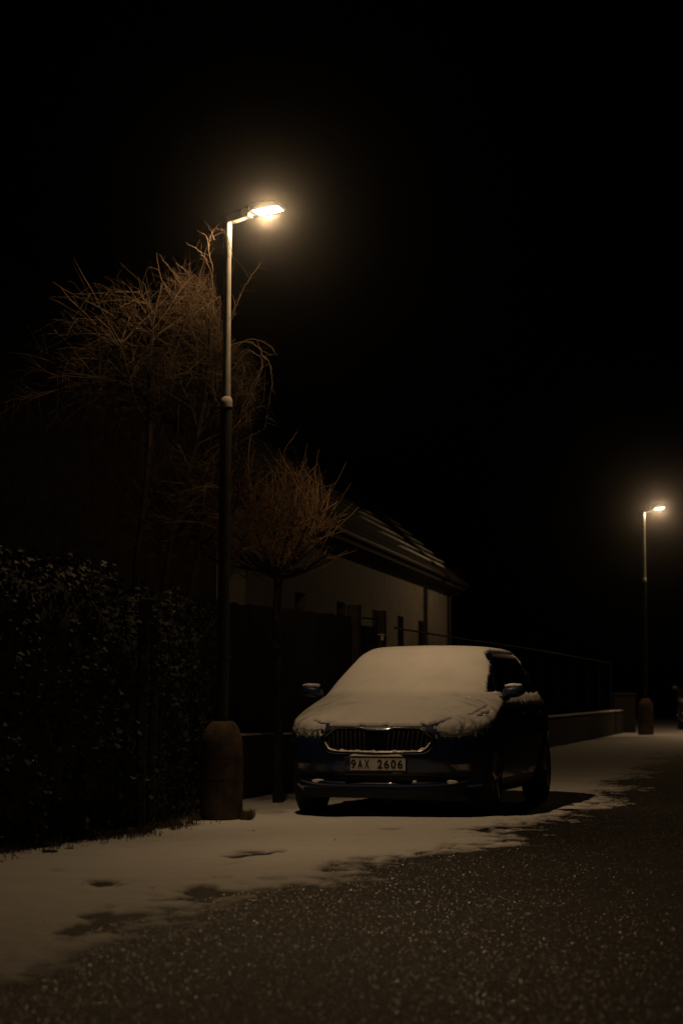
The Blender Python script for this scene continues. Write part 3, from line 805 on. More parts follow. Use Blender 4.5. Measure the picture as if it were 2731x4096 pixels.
# heaps on lip, plate, mirrors, wing
for k, (yi, w_) in enumerate(((.60, .075), (-.52, .055), (.33, .02))):
    snow_blob('snow_heap', (Fx(yi, .30) - .025, -yi, .313 if k < 2 else .312), (.02, w_, .016), car, seed=k)
xp = FX(.45) - 0.02
mb = MB(); P = [[], [], [], []]
for y in np.linspace(-.235, .225, 40):
    u = (y + .235) / .46
    h = (.006 + .015 * abs(2 * u - 1) ** 1.2 + .003 * fbm(y * 20, 0, 2)) * min(1, 12 * u, 12 * (1 - u))
    for r_, (dx, k) in enumerate(((-.008, 0), (-.006, .8), (.006, 1), (.03, .6))): P[r_].append((xp + dx, y, .5265 + h * k))
mb.grid(P).build('plate_snow', M_carsnow, car, smooth=True)
# snow caught along the lower grille frame
mb = MB(); P = [[], [], []]
gb = [p for p in grille_outline(.036) if p[1] < .66]
pl = [(-y, z) for y, z in gb] + [(y, z) for y, z in reversed(gb[:-1])]
dense = []
for (y0, z0), (y1, z1) in zip(pl[:-1], pl[1:]):
    n_ = max(2, int(math.hypot(y1 - y0, z1 - z0) / .008))
    dense += [(y0 + (y1 - y0) * k / n_, z0 + (z1 - z0) * k / n_) for k in range(n_)]
for y, z in dense:
    h = .010 + .012 * fbm(y * 22, z * 9, 4, 3); h = max(.001, h) * smooth(.66, .62, z)
    P[0].append((Fx(y, z) - .012, y, z - .004)); P[1].append((Fx(y, z) - .006, y * (1 - .2 * h), z + h)); P[2].append((Fx(y, z) + .03, y, z + h * .8))
mb.grid(P).build('grille_snow', M_carsnow, car, smooth=True)
for s in (-1, 1):
    snow_blob('mirror_snow', (1.35, s * .925, 1.118), (.052, .082, .02), car, seed=3 + s)
h, nrm = cast(1951, 2868)
if h is not None:
    q = Vector((0, 0, 1)).rotation_difference(nrm).to_matrix()
    snow_blob('wing_snow', h, (.05, .038, .006), car, seed=9, M3=q @ Matrix.Rotation(R(70), 3, 'Z'))
h, nrm = cast(1983, 2775)
if h is not None:
    q = Vector((0, 0, 1)).rotation_difference(nrm).to_matrix()
    snow_blob('pillar_snow', h, (.05, .03, .008), car, seed=12, M3=q)

# second parked car, mostly out of the frame on the right
other = copy_tree(car)
other.location = at(2726, 2920, 59.5); other.location.z = 0; other.location.x += 0.75; other.rotation_euler = (0, 0, math.pi / 2 - R(9))
tag(other, 'grey car at the far right edge, parked beyond the distant lamp', 'car', 'parked cars')
for o in list(other.children):
    nm = o.name.split('.')[0]
    if nm in ('number_plate', 'plate_snow', 'plate_holder', 'wing_snow', 'pillar_snow', 'snow_cover', 'mirror_snow', 'snow_heap'):
        for c_ in list(o.children): bpy.data.objects.remove(c_)
        bpy.data.objects.remove(o); continue
    if o.data and o.data.materials and o.data.materials[0] is M_paint:
        o.material_slots[0].link = 'OBJECT'; o.material_slots[0].material = M_grey_paint

# ================================================================== LOW WALL, FENCES, GATE
def wall_run():
    t = empty('low_wall', (wall_x(19), 19, 0)); tag(t, 'low rendered garden wall with a thin snow line on top, behind the parked car', 'wall')
    o_ = Vector((wall_x(19), 19, 0))
    yy = list(np.arange(19, 56.1, 1.0)); top = lambda y: float(np.interp(y, [19, 24, 26, 42, 56], [.64, .63, .60, .56, .54]))
    P = [[Vector((wall_x(y) - .22, y, -.05)) - o_, Vector((wall_x(y) - .22, y, top(y))) - o_, Vector((wall_x(y), y, top(y))) - o_, Vector((wall_x(y), y, -.05)) - o_] for y in yy]
    MB().grid(P).build('wall_body', M_wall, t)
    yy = list(np.arange(19, 56.1, .2))
    P = []
    for y in yy:
        n_ = .004 * fbm(y * 3, 0, 1, 3); w_ = wall_x(y); z = top(y) + .003
        P.append([Vector((w_ - .23, y, z)) - o_, Vector((w_ - .2, y, z + .012 + n_)) - o_, Vector((w_ - .02, y, z + .014 + n_)) - o_, Vector((w_ + .012, y, z - .004)) - o_])
    MB().grid(P).build('snow_cap', M_snow, t, smooth=True)
    for y0 in (56.6,):
        bevel(MB().box(Vector((wall_x(y0) - .05, y0, .42)) - o_, (.5, .5, .95)).build('end_pillar', M_wall, t), .02)
        MB().box(Vector((wall_x(y0) - .05, y0, .925)) - o_, (.56, .56, .05)).build('pillar_cap', M_wall, t)
wall_run()
def board_fence():
    b0 = Vector((wall_x(20) - .35, 20, 0)); t = empty('board_fence', b0)
    tag(t, 'tall dark board fence standing behind the low wall', 'fence')
    d = 20.0; proto = None; k = 0
    ang = math.atan2(1, .2415)
    while d < 29.5:
        if proto is None:
            proto = bevel(MB().box((0, 0, .97), (.142, .022, 1.94)).build('board', M_board, t), .004, 1); o = proto
        else:
            o = proto.copy(); C.objects.link(o)
        o.parent = t; o.location = Vector((wall_x(d) - .35, d, random.uniform(0, .03))) - b0; o.rotation_euler = (0, 0, ang)
        d += .146 * .972; k += 1
    for z in (.75, 1.6):
        MB().tube([Vector((wall_x(y) - .40, y, z)) - b0 for y in (20, 24, 29.4)], .04, 4).build('rail', M_board, t)
board_fence()
def gate():
    y0, y1 = 29.75, 30.95
    b0 = Vector((wall_x(y0) - .35, y0, 0)); t = empty('garden_gate', b0); tag(t, 'dark garden gate between two square posts behind the car roof', 'gate')
    ang = math.atan2(1, .2415); rot = Matrix.Rotation(ang, 3, 'Z')
    def P(d, off=0): return Vector((wall_x(d) - .35 + off, d, 0)) - b0
    for d, hgt in ((y0 - .12, 2.10), (y1 + .05, 2.07)):
        MB().box(P(d) + Vector((0, 0, hgt / 2)), (.15, .15, hgt), rot).build('gate_post', M_post, t)
    for k in range(7):
        MB().box(P(y0 + .12 + k * .15) + Vector((0, 0, 1.0)), (.10, .025, 1.72), rot).build('slat', M_board, t)
    MB().tube([P(y0) + Vector((0.01, 0, 1.955)), P(y1 - .12) + Vector((.01, 0, 1.955))], .012, 6).build('top_rail', M_metal, t)
    MB().tube([P(y0 + .2) + Vector((0.03, 0, 1.70)), P(y1 - .3) + Vector((.03, 0, 1.70))], .008, 6).build('middle_rail', M_metal, t)
    lt = MB().box(P(y1 - .10, .06) + Vector((0, 0, 1.765)), (.05, .09, .012), rot).box(P(y1 - .09, .07) + Vector((0, 0, 1.725)), (.03, .035, .07), rot).build('latch', M_white, t)
gate()
def wire_fence():
    b0 = Vector((wall_x(31.2) - .2, 31.2, 0)); t = empty('wire_fence', b0); tag(t, 'thin wire fence with top rail along the wall right of the car', 'fence')
    def P(d, z): return Vector((wall_x(d) - .2, d, z)) - b0
    top = lambda d: float(np.interp(d, [31, 36, 52, 56], [1.86, 1.80, 1.66, 1.62]))
    ds = np.arange(31.2, 55.5, 2.4)
    proto = None
    for d in ds:
        if proto is None:
            proto = MB().tube([(0, 0, 0), (0, 0, 1.62)], .022, 8).build('post', M_metal, t); o = proto
        else: o = proto.copy(); C.objects.link(o); o.parent = t
        o.location = P(d, 0)
    MB().tube([P(d, top(d)) for d in np.arange(31.2, 55.5, 1.0)], .014, 5).build('top_rail', M_metal, t)
    for z in (.85, 1.1, 1.35):
        MB().tube([P(d, z) for d in np.arange(31.2, 55.5, 2.0)], .002, 3).build('wire', M_metal, t)
wire_fence()

# ================================================================== HOUSE
def house():
    E0 = Vector((-0.53, 35.1, 0)); E1 = Vector((3.08, 60.1, 0)); Lh = (E1 - E0).length
    u = (E1 - E0) / Lh; n = Vector((-u.y, u.x, 0))      # n points away from the road
    t = empty('farmhouse', E0); t['label'] = 'long low farmhouse with snow streaks on its dark roof behind the car'; t['category'] = 'house'
    A = math.atan2(u.y, u.x); t.rotation_euler = (0, 0, A)
    # local frame: x along the eave, y away from the road, z up
    EH = 3.60; wy = .42; depth = 8.0
    x0, x1 = -2.5, Lh - .12
    wins = [(2.2, 1.05), (6.6, 1.05), (11.2, 1.05), (15.2, 1.05), (19.0, 1.05)]
    zb, zt = 1.15, 2.55
    # front wall built round its openings
    wb = MB(); xs = [x0] + [q for c_, w_ in wins for q in (c_ - w_ / 2, c_ + w_ / 2)] + [x1]
    for k in range(len(xs) - 1):
        a, b = xs[k], xs[k + 1]
        if k % 2 == 0: wb.box(((a + b) / 2, wy + .2, (EH - .1) / 2), (b - a, .4, EH - .1))
        else:
            wb.box(((a + b) / 2, wy + .2, zb / 2), (b - a, .4, zb)); wb.box(((a + b) / 2, wy + .2, (zt + EH - .1) / 2), (b - a, .4, EH - .1 - zt))
    wb.build('front_wall', M_plaster, t)
    ry = depth / 2 + wy; pitch = R(41); rise = (ry + .05) * math.tan(pitch)
    ge = MB(); q = [(wy + .41, 0), (wy + depth, 0), (wy + depth, EH - .1), (ry, EH + rise - .45), (wy + .41, EH + .1)]
    ge.add([(x1 - .35, a, b) for a, b in q] + [(x1, a, b) for a, b in q], [(0, 1, 2, 3, 4), (9, 8, 7, 6, 5)] + [(i, (i + 1) % 5, (i + 1) % 5 + 5, i + 5) for i in range(5)])
    ge.build('gable_wall', M_plaster, t)
    k = 0; yy = wy + .42
    while yy < wy + depth:
        hgt = EH + min(yy, 2 * ry - yy - .19) * math.tan(pitch) - .14
        MB().box((x0 + .02, yy + .095, hgt / 2), (.03, .186, hgt)).build('added_gable_cladding', M_board, t); yy += .19  # dark cladding made up so the lamp-lit near gable stays black
    bw = MB().box(((x0 + x1) / 2, wy + depth - .2, (EH - .1) / 2), (x1 - x0 - .8, .38, EH - .1)).build('back_wall', M_plaster, t)
    for c_, w_ in wins:
        f = MB()
        for sx in (-1, 1): f.box((c_ + sx * (w_ / 2 - .035), wy + .16, (zb + zt) / 2), (.07, .07, zt - zb))
        f.box((c_, wy + .16, zb + .035), (w_ - .14, .068, .07)); f.box((c_, wy + .16, zt - .035), (w_ - .14, .068, .07)); f.box((c_, wy + .16, (zb + zt) / 2), (.05, .066, zt - zb - .14)); f.box((c_, wy + .16, zb + .95), (w_ - .14, .064, .045))
        fo = f.build('window', M_trim, t)
        for sx in (-1, 1):
            MB().box((c_ + sx * .235, wy + .175, zb + .49), (.42, .012, .84)).build('pane', M_pane, fo)
            MB().box((c_ + sx * .235, wy + .175, zb + 1.15), (.42, .012, .33)).build('pane', M_pane, fo)
        MB().box((c_, wy - .03, zb - .025), (w_ + .16, .16, .05)).build('window_sill', M_plaster, fo)
    # roof of overlapping tile courses
    rf = MB().slab([[(x0 - .3, -.0, EH), (x1 + .25, -.0, EH)], [(x0 - .3, ry, EH + ry * math.tan(pitch)), (x1 + .25, ry, EH + ry * math.tan(pitch))], [(x0 - .3, 2 * ry, EH), (x1 + .25, 2 * ry, EH)]], (0, 0, -.10)).build('roof', M_tile, t)
    cs = .36; nco = int(ry / math.cos(pitch) / cs)
    c0, s0 = math.cos(pitch), math.sin(pitch)
    ML = t.matrix_world
    Tm = Matrix.Translation(E0) @ Matrix.Rotation(A, 4, 'Z'); Ti = Tm.inverted()
    def end_x(row_y, row_z, px):
        # where the course crosses the picture column px: end of the snow streak
        best = None
        for x in np.arange(0, Lh, .05):
            p = Tm @ Vector((x, row_y, row_z))
            if CX + FPX * p.x / p.y <= px: best = x
        return best or 0
    for k in range(nco):
        d0 = k * cs
        pts = []
        for d, lift in ((d0, .075), (d0 + cs * 1.02, .02)):
            pts.append([(x, d * c0 - lift * s0, EH + d * s0 + lift * c0) for x in (x0 - .3, x1 + .25)])
        MB().slab(pts, (0, s0 * .045, -c0 * .045)).build('tile_course', M_tile, rf)
        if 1 <= k <= 6:
            # snow left lying along the foot of the course
            xe = end_x(d0 * c0, EH + d0 * s0, 1776 - 2 * k); xs_ = max(0.5, xe - (9.5, 13, 14, 12, 9, 6)[k - 1])
            P = [[], [], []]
            for x in np.arange(xs_, xe, .12):
                e = min(1, (x - xs_) / 3.0)
                wd = max(0.004, .32 * e * (.75 + .9 * fbm(x * 1.3, k * 3.1, 0, 3)))
                for r_, (dd, hh) in enumerate(((0.01, 0.003), (.35 * wd + .01, .022), (wd + .012, 0.003))):
                    d = d0 + dd; lift = .075 - .055 * dd / cs
                    P[r_].append((x, d * c0 - (lift + hh * min(1, wd * 14)) * s0, EH + d * s0 + (lift + hh * min(1, wd * 14)) * c0))
            if len(P[0]) > 2: MB().grid(P).build('snow_streak', M_snow, rf, smooth=True)
    MB().tube([(x0 - .3, -.07, EH - .03), (x1 + .3, -.07, EH - .03)], .04, 8).build('gutter', M_metal, t)
    MB().box(((x0 + x1) / 2, .2, EH - .13), (x1 - x0 + .3, .40, .03)).build('soffit', M_board, t)
    MB().tube([(x1 - .3, wy - .06, 0), (x1 - .3, wy - .06, EH - .3), (x1 - .3, -.03, EH - .08)], .045, 8).build('downpipe', M_metal, t)
    ch = MB().box((8, ry + .6, EH + ry * math.tan(pitch) + .1), (.6, .6, 1.6)).build('chimney', M_wall, rf)
house()

# ================================================================== TREES
class Twigs:
    def __init__(self): self.mb = MB()
    def add(self, pts, r0, r1, n=4):
        k = len(pts); self.mb.tube(pts, [r0 + (r1 - r0) * i / (k - 1) for i in range(k)], n, cap=False)
def grow(store, rng, p, d, length, r, depth, spec, trunk=None):
    jit = rng.gauss(0, 1)
    nseg = max(3, int(length / spec['seg']))
    pts = [p.copy()]; q = p.copy(); dd = d.normalized()
    for i in range(nseg):
        dd = (dd + Vector((rng.gauss(0, 1), rng.gauss(0, 1), rng.gauss(0, 1))) * spec['wob'] * (.35 if depth == 0 else 1) + Vector((0, 0, spec['up'][min(depth, len(spec['up']) - 1)])) * (i / nseg)).normalized()
        q = q + dd * (length / nseg)
        if not (spec['clip'](q, jit) if depth > 0 else CX + FPX * (q.x + spec['bx']) / 21.4 < spec.get('stem_px', 9999)): break
        pts.append(q.copy())
    if len(pts) < 3: return
    nseg = len(pts) - 1
    r_end = r * (.55 if depth < spec['levels'] else .4)
    if depth <= spec.get('limb', 1) and trunk is not None: trunk.add(pts, r, r_end, 7)
    else: store.add(pts, r, r_end, 4 if depth < 3 else 3)
    if depth >= spec['levels']: return
    nb = spec['n'][depth]
    for b in range(nb):
        f = rng.uniform(spec['from'][depth], 1.0); i = min(int(f * nseg), nseg - 1)
        base = pts[i].lerp(pts[i + 1], f * nseg - i)
        ax = (pts[i + 1] - pts[i]).normalized(); o = ax.orthogonal().normalized(); o.rotate(Matrix.Rotation(rng.uniform(0, 2 * math.pi), 3, ax))
        a = R(rng.uniform(*spec['ang'])); nd = ax * math.cos(a) + o * math.sin(a)
        if spec.get('bias') is not None: nd = nd + spec['bias'] * .25
        grow(store, rng, base, nd, spec['len'][depth] * rng.uniform(.55, 1.3), max(spec['rmin'], r * spec['rr'] * rng.uniform(.8, 1.1)), depth + 1, spec, trunk)

def cane(store, pts, r0, r1, rng, side=6, droop=-.3):
    """hand-laid long shoot through given points with little buds and side twigs"""
    P = []
    n = len(pts)
    for i in range(n - 1):
        p0, p1, p2, p3 = pts[max(i - 1, 0)], pts[i], pts[i + 1], pts[min(i + 2, n - 1)]
        for k in range(6):
            t = k / 6
            P.append(0.5 * ((2 * p1) + (p2 - p0) * t + (2 * p0 - 5 * p1 + 4 * p2 - p3) * t * t + (3 * p1 - p0 - 3 * p2 + p3) * t ** 3))
    P.append(pts[-1]); P = [p + Vector((rng.gauss(0, 1), rng.gauss(0, 1), rng.gauss(0, 1))) * .004 for p in P]
    r0 *= .62; r1 *= .62
    store.add(P, r0, r1, 5)
    for k in range(side):
        i = rng.randrange(2, len(P) - 1); ax = (P[i] - P[i - 1]).normalized()
        o = ax.orthogonal().normalized(); o.rotate(Matrix.Rotation(rng.uniform(0, 6.28), 3, ax))
        d = (ax * .6 + o * .8).normalized(); L_ = rng.uniform(.04, .16)
        q = [P[i] + d * L_ * s + Vector((0, 0, droop * L_ * s * s * .4)) for s in (0, .35, .7, 1)]
        store.add(q, r1 * .8, r1 * .5, 3)
    for k in range(len(P) // 3):
        i = rng.randrange(1, len(P)); o = Vector((rng.gauss(0, 1), rng.gauss(0, 1), rng.gauss(0, 1))).normalized()
        store.add([P[i], P[i] + o * r0 * 1.3, P[i] + o * r0 * 2.4], r0 * .7, r0 * .3, 3)

def tree_near():
    rng = random.Random(21)
    base = Vector((-1.72, 21.4, 0.0)); t = empty('bare_tree', base); tag(t, 'tall bare tangled tree rising behind the near lamp post', 'tree', 'bare trees')
    tr, cr = Twigs(), Twigs()
    z0 = Vector((0, 0, 0))
    spec = dict(seg=.09, wob=.09, up=[.05, .04, .0, -.08, -.14], n=[10, 8, 6, 4], **{'from': [.42, .25, .2, .2]}, ang=(25, 70), len=[1.05, .75, .5, .26], rmin=.0017, rr=.43, levels=4, limb=1, stem_px=985, bx=base.x, clip=lambda q, j: inside(q + base, j))
    def inside(p, j):
        x, y = CX + FPX * p.x / p.y, HORIZON - FPX * (p.z - CAM_H) / p.y
        return x < np.interp(y, [1000, 1300, 1400, 1600, 1720, 1820, 2300], [870, 890, 1030, 1050, 1010, 930, 930]) + 30 * j and y < 2150 + 90 * j and y > np.interp(x, [-200, 250, 600, 780, 860, 920, 1060], [1500, 1150, 1120, 1010, 1020, 1330, 1390]) + 70 * j and p.y > 20.25
    stems = [((.10, -.02, 1), 4.5, .040), ((.22, -.08, 1), 4.2, .034), ((-.14, .04, 1), 4.0, .036), ((.27, 0.02, 1), 4.1, .03)]
    for d, l, r in stems: grow(cr, rng, z0, Vector(d), l, r, 0, spec, tr)
    def W_(lst, Y): return [at(x, y, Y) - base for x, y in lst]
    # long shoots seen against the dark right of the pole and over its top
    cane(cr, W_([(905, 1290), (950, 1215), (975, 1150), (1010, 1100), (1046, 1050)], 20.3), .008, .004, rng, 9)
    cane(cr, W_([(880, 1370), (940, 1235), (905, 1150)], 20.3), .006, .003, rng, 4)
    cane(cr, W_([(905, 1390), (960, 1370), (1010, 1370), (1040, 1400), (1055, 1440), (1040, 1500), (985, 1640)], 20.35), .007, .0035, rng, 8)
    cane(cr, W_([(900, 1430), (985, 1360), (1035, 1362), (1075, 1380), (1097, 1408)], 20.4), .006, .003, rng, 5)
    cane(cr, W_([(1045, 1420), (1075, 1450), (1088, 1500), (1082, 1580), (1068, 1660), (1056, 1720)], 20.35), .007, .003, rng, 8)
    cane(cr, W_([(990, 1400), (1030, 1420), (1050, 1450), (1020, 1520), (975, 1620), (960, 1690)], 20.5), .006, .003, rng, 6)
    cane(cr, W_([(850, 920), (880, 915), (905, 935), (920, 985), (936, 1038)], 19.95), .005, .003, rng, 3)
    cane(cr, W_([(936, 1042), (934, 1070), (930, 1100)], 19.97), .002, .0016, rng, 0)
    cane(cr, W_([(835, 1190), (850, 1080), (835, 1000), (850, 930), (880, 890)], 20.5), .006, .003, rng, 12)
    cane(cr, W_([(860, 960), (840, 915), (824, 890)], 20.45), .005, .003, rng, 3)
    cane(cr, W_([(838, 1000), (832, 962), (815, 935), (786, 920)], 20.45), .005, .003, rng, 3)
    cane(cr, W_([(860, 1180), (835, 1060), (795, 1000), (742, 970)], 20.5), .005, .003, rng, 4)
    cane(cr, W_([(840, 1260), (800, 1140), (760, 1100), (705, 1050)], 20.5), .005, .003, rng, 4)
    cane(cr, W_([(790, 1450), (795, 1360), (808, 1330)], 20.4), .007, .004, rng, 5)
    cane(cr, W_([(480, 1230), (560, 1190), (612, 1150)], 21.0), .007, .003, rng, 6)
    cane(cr, W_([(700, 1210), (650, 1120), (626, 1010)], 20.7), .005, .003, rng, 5)
    cane(cr, W_([(760, 1180), (690, 1090), (640, 1020)], 20.7), .005, .003, rng, 4)
    cane(cr, W_([(870, 1560), (868, 1500), (880, 1460)], 20.2), .005, .003, rng, 2)
    cane(cr, W_([(712, 1600), (712, 1740), (690, 1800)], 20.4), .005, .003, rng, 2)
    # drooping strands under the crown
    for k in range(26):
        x = rng.uniform(330, 1000); y = rng.uniform(1400, 1800); L_ = rng.uniform(80, 220)
        cane(cr, W_([(x, y), (x + rng.uniform(-15, 40), y + L_ * .4), (x + rng.uniform(-30, 30), y + L_)], rng.uniform(20.3, 22)), .0038, .0022, rng, 3)
    tr.mb.build('trunk', M_bark, t, smooth=True, fix=False)
    cr.mb.build('crown', M_twig, t, smooth=True, fix=False)
tree_near()
def tree_low():
    rng = random.Random(5)
    base = Vector((-.66, 22.9, 0.0)); base.x = at(1112, 2400, 22.9).x; t = empty('bare_tree', base); tag(t, 'small bare tree with a dense twiggy crown beside the farmhouse', 'tree', 'bare trees')
    tr, cr = Twigs(), Twigs()
    tr.add([Vector((0, 0, 0)), Vector((.01, 0, 1.0)), Vector((-.01, 0, 1.8)), Vector((0.01, .02, 2.25))], .05, .04, 10)
    spec = dict(seg=.08, wob=.08, up=[.10, .08, .05, .0], n=[10, 7, 5], **{'from': [.15, .2, .15]}, ang=(18, 52), len=[.75, .46, .24], rmin=.0023, rr=.5, levels=3, limb=0, bx=base.x, clip=lambda q, j: inside(q + base, j))
    def inside(p, j):
        x, y = CX + FPX * p.x / p.y, HORIZON - FPX * (p.z - CAM_H) / p.y
        dx, dy = (x - 1000) / (290 if x > 1000 else 480), (y - 2110) / (290 if y < 2110 else 180)
        return dx * dx + dy * dy < max(.15, .85 + .65 * j)
    for k in range(26):
        a = k * 2.4; e = rng.uniform(.15, .9)
        grow(cr, rng, Vector((0.0, 0, 2.10 + .1 * rng.random())), Vector((math.cos(a) * 1.05 - .12, math.sin(a), e)), rng.uniform(.7, 1.05) * (1.7 if math.cos(a) < -.2 else .85), .018, 0, spec, tr)
    def W_(lst, Y): return [at(x, y, Y) - base for x, y in lst]
    cane(cr, W_([(1128, 2010), (1140, 1930), (1143, 1860), (1136, 1810), (1185, 1728)], 22.7), .008, .003, rng, 16)
    cane(cr, W_([(1090, 1940), (1085, 1880), (1048, 1810)], 22.7), .006, .003, rng, 6)
    cane(cr, W_([(1210, 2000), (1260, 1960), (1284, 1935)], 22.7), .006, .003, rng, 6)
    cane(cr, W_([(1180, 2080), (1270, 2010), (1325, 1945)], 22.8), .006, .003, rng, 6)
    cane(cr, W_([(1220, 2180), (1300, 2140), (1338, 2100)], 22.8), .006, .003, rng, 7)
    cane(cr, W_([(1200, 2300), (1290, 2270), (1362, 2225)], 22.8), .004, .002, rng, 3)
    cane(cr, W_([(1130, 2260), (1115, 2330), (1110, 2400), (1095, 2490)], 22.6), .003, .002, rng, 2)
    tr.mb.build('trunk', M_bark, t, smooth=True, fix=False)
    cr.mb.build('crown', M_twig_low, t, smooth=True, fix=False)
tree_low()

# ================================================================== IVY HEDGE, POSTS, LITTER
HY = [11.0, 13.0, 15.8, 17.2, 18.4, 19.6, 20.6, 22.0]; HX = [-3.35, -2.85, -2.28, -1.80, -1.44, -1.25, -1.16, -1.0]
def hedge_x(y): return float(np.interp(y, HY, HX))
def hedge_top(y): return float(np.interp(y, [11, 15, 16.5, 17.6, 18.3, 19.5, 22], [1.9, 2.0, 2.0, 1.97, 1.75, 1.85, 1.78])) + .10 * fbm(y * 2, 3, 1, 3)
def leaf_shape(s):
    q = [(0, -.1), (.28, -.30), (.34, .02), (.58, .16), (.26, .32), (0, .78), (-.26, .32), (-.58, .16), (-.34, .02), (-.28, -.30)]
    return [Vector((x * s, y * s, 0.10 * s * (abs(x) * 2) ** 2)) for x, y in q]
def hedge():
    rng = random.Random(3)
    t = empty('ivy_hedge', (hedge_x(17), 17, 0)); o_ = Vector((hedge_x(17), 17, 0))
    tag(t, 'dark ivy-grown hedge filling the left side beside the lamp', 'hedge')
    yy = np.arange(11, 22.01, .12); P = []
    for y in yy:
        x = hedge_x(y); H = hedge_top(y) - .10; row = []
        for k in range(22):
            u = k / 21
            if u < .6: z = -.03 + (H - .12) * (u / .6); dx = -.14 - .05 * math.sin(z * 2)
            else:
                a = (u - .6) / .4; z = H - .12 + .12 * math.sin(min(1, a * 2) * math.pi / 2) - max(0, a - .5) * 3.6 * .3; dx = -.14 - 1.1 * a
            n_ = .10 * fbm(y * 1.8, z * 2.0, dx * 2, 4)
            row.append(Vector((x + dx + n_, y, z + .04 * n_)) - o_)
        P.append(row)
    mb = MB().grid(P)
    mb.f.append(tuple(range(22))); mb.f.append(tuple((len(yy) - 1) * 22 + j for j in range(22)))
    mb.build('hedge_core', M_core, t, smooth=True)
    lm = MB()
    def leaf_frame(p, nrm, s, roll):
        q = Vector((0, 0, 1)).rotation_difference(nrm).to_matrix() @ Matrix.Rotation(roll, 3, 'Z')
        return q
    for k in range(15000):
        y = rng.uniform(11.5, 22.05); x = hedge_x(y); H = hedge_top(y)
        if rng.random() < .8:
            z = rng.uniform(0.02, H); p = Vector((x - .08 + .11 * fbm(y * 1.8, z * 2, 0, 4) + rng.gauss(0, .035), y, z)); nr = Vector((1, -.5, .5))
        else:
            dx = rng.uniform(0, .9); p = Vector((x - dx, y, H - .05 + rng.gauss(0, .05))); nr = Vector((.2, -.2, 1))
        nr = (nr.normalized() + Vector((rng.gauss(0, .5), rng.gauss(0, .5), rng.gauss(0, .5)))).normalized()
        s = rng.uniform(.028, .06); q = leaf_frame(p, nr, s, rng.uniform(2, 4.3))
        lm.add([q @ v + p - o_ for v in leaf_shape(s)], [(0, 1, 2, 3, 4), (0, 4, 5), (0, 5, 6), (0, 6, 7, 8, 9)])
    tag(lm.build('foliage', M_leaf, t, fix=False), kind='stuff')
    # end of the hedge right of the pole
    # single leaves, some snowy, the light they catch painted as pale colour: picked from the photograph
    spots = [(rng.gauss(300, 55), rng.gauss(2300, 18)) for _ in range(16)] + [(rng.uniform(130, 420), 2262 + rng.uniform(0, 1) * 90) for _ in range(12)] + [(x, y) for x, y in ((425, 2668), (438, 2722), (470, 2768), (533, 2884), (495, 2820), (405, 2555), (340, 2625), (590, 3185), (455, 2980), (520, 3110), (120, 2395), (135, 2462), (15, 3030), (35, 3012), (130, 3020), (98, 3045), (335, 3275), (580, 3120), (990, 2540), (960, 2665), (465, 2920), (430, 2930), (545, 2930), (410, 2680), (380, 2580), (410, 2600))]
    proto = None
    for px, py in spots:
        # march to the hedge face
        hit = None
        for Y in np.arange(13, 22, .02):
            p = at(px, py, Y)
            if p.x < hedge_x(Y) + .01 and p.z < hedge_top(Y) + .12: hit = p; break
        if hit is None: continue
        nr = (Vector((.55, -.45, .75)) + Vector((rng.gauss(0, .35), rng.gauss(0, .3), rng.gauss(0, .3)))).normalized()
        if proto is None:
            me = bpy.data.meshes.new('leaf'); me.from_pydata([tuple(v) for v in leaf_shape(1.0)], [], [(0, 1, 2, 3, 4), (0, 4, 5), (0, 5, 6), (0, 6, 7, 8, 9)]); me.materials.append(M_leaf_pale)
            proto = me
        o = bpy.data.objects.new('leaf', proto); C.objects.link(o); o.parent = t
        s = rng.uniform(.04, .062)
        o.matrix_local = Matrix.Translation(hit - o_ + Vector((.03, -.03, 0))) @ leaf_frame(hit, nr, s, rng.uniform(1.8, 4.5)).to_4x4() @ Matrix.Scale(s, 4)
hedge()
for k, (px, w_, h_) in enumerate(((563, .075, 1.80), (606, .06, 1.72))):
    Y = 17.75 + .2 * k
    while at(px, 2700, Y).x > hedge_x(Y) - .07: Y += .02
    x = at(px, 2700, Y).x
    o = bevel(MB().box((0, 0, h_ / 2 - .02), (w_, .06, h_)).build('fence_post', M_post), .008, 1); o.location = (x, Y, 0); o.rotation_euler = (R(1), R(.6), .3)
    tag(o, ('thicker weathered wooden post standing in the ivy left of the lamp', 'thinner weathered wooden post in the ivy, nearer the lamp')[k], 'post', 'posts in the ivy')

def tufts():
    rng = random.Random(11); mb = MB()
    for k in range(5200):
        if rng.random() < .8:
            y = rng.uniform(12.5, 21.5); x = hedge_x(y) + abs(rng.gauss(0, .13)) - .08
            if fbm(x * 3, y * 2.2, 8, 3) < .08: continue
        else:
            y = rng.uniform(19.9, 20.5); x = L1[0] + rng.choice((-1, 1)) * rng.uniform(.16, .26)
        h = rng.uniform(.03, .11); a = rng.uniform(0, 6.28); b = rng.uniform(.2, 1.1); d = Vector((math.cos(a), math.sin(a), 0))
        p = Vector((x, y, .0)); w_ = d.cross(Vector((0, 0, 1))) * .003
        m_ = p + d * h * b * .4 + Vector((0, 0, h * .7)); e = p + d * h * b + Vector((0, 0, h * .9))
        mb.add([p - w_, p + w_, m_ + w_ * .7, m_ - w_ * .7, e], [(0, 1, 2, 3), (3, 2, 4)])
    tag(mb.build('dry_grass', M_grass, fix=False), 'dry grass and weeds poking through snow at the hedge foot', 'grass', kind='stuff')
tufts()
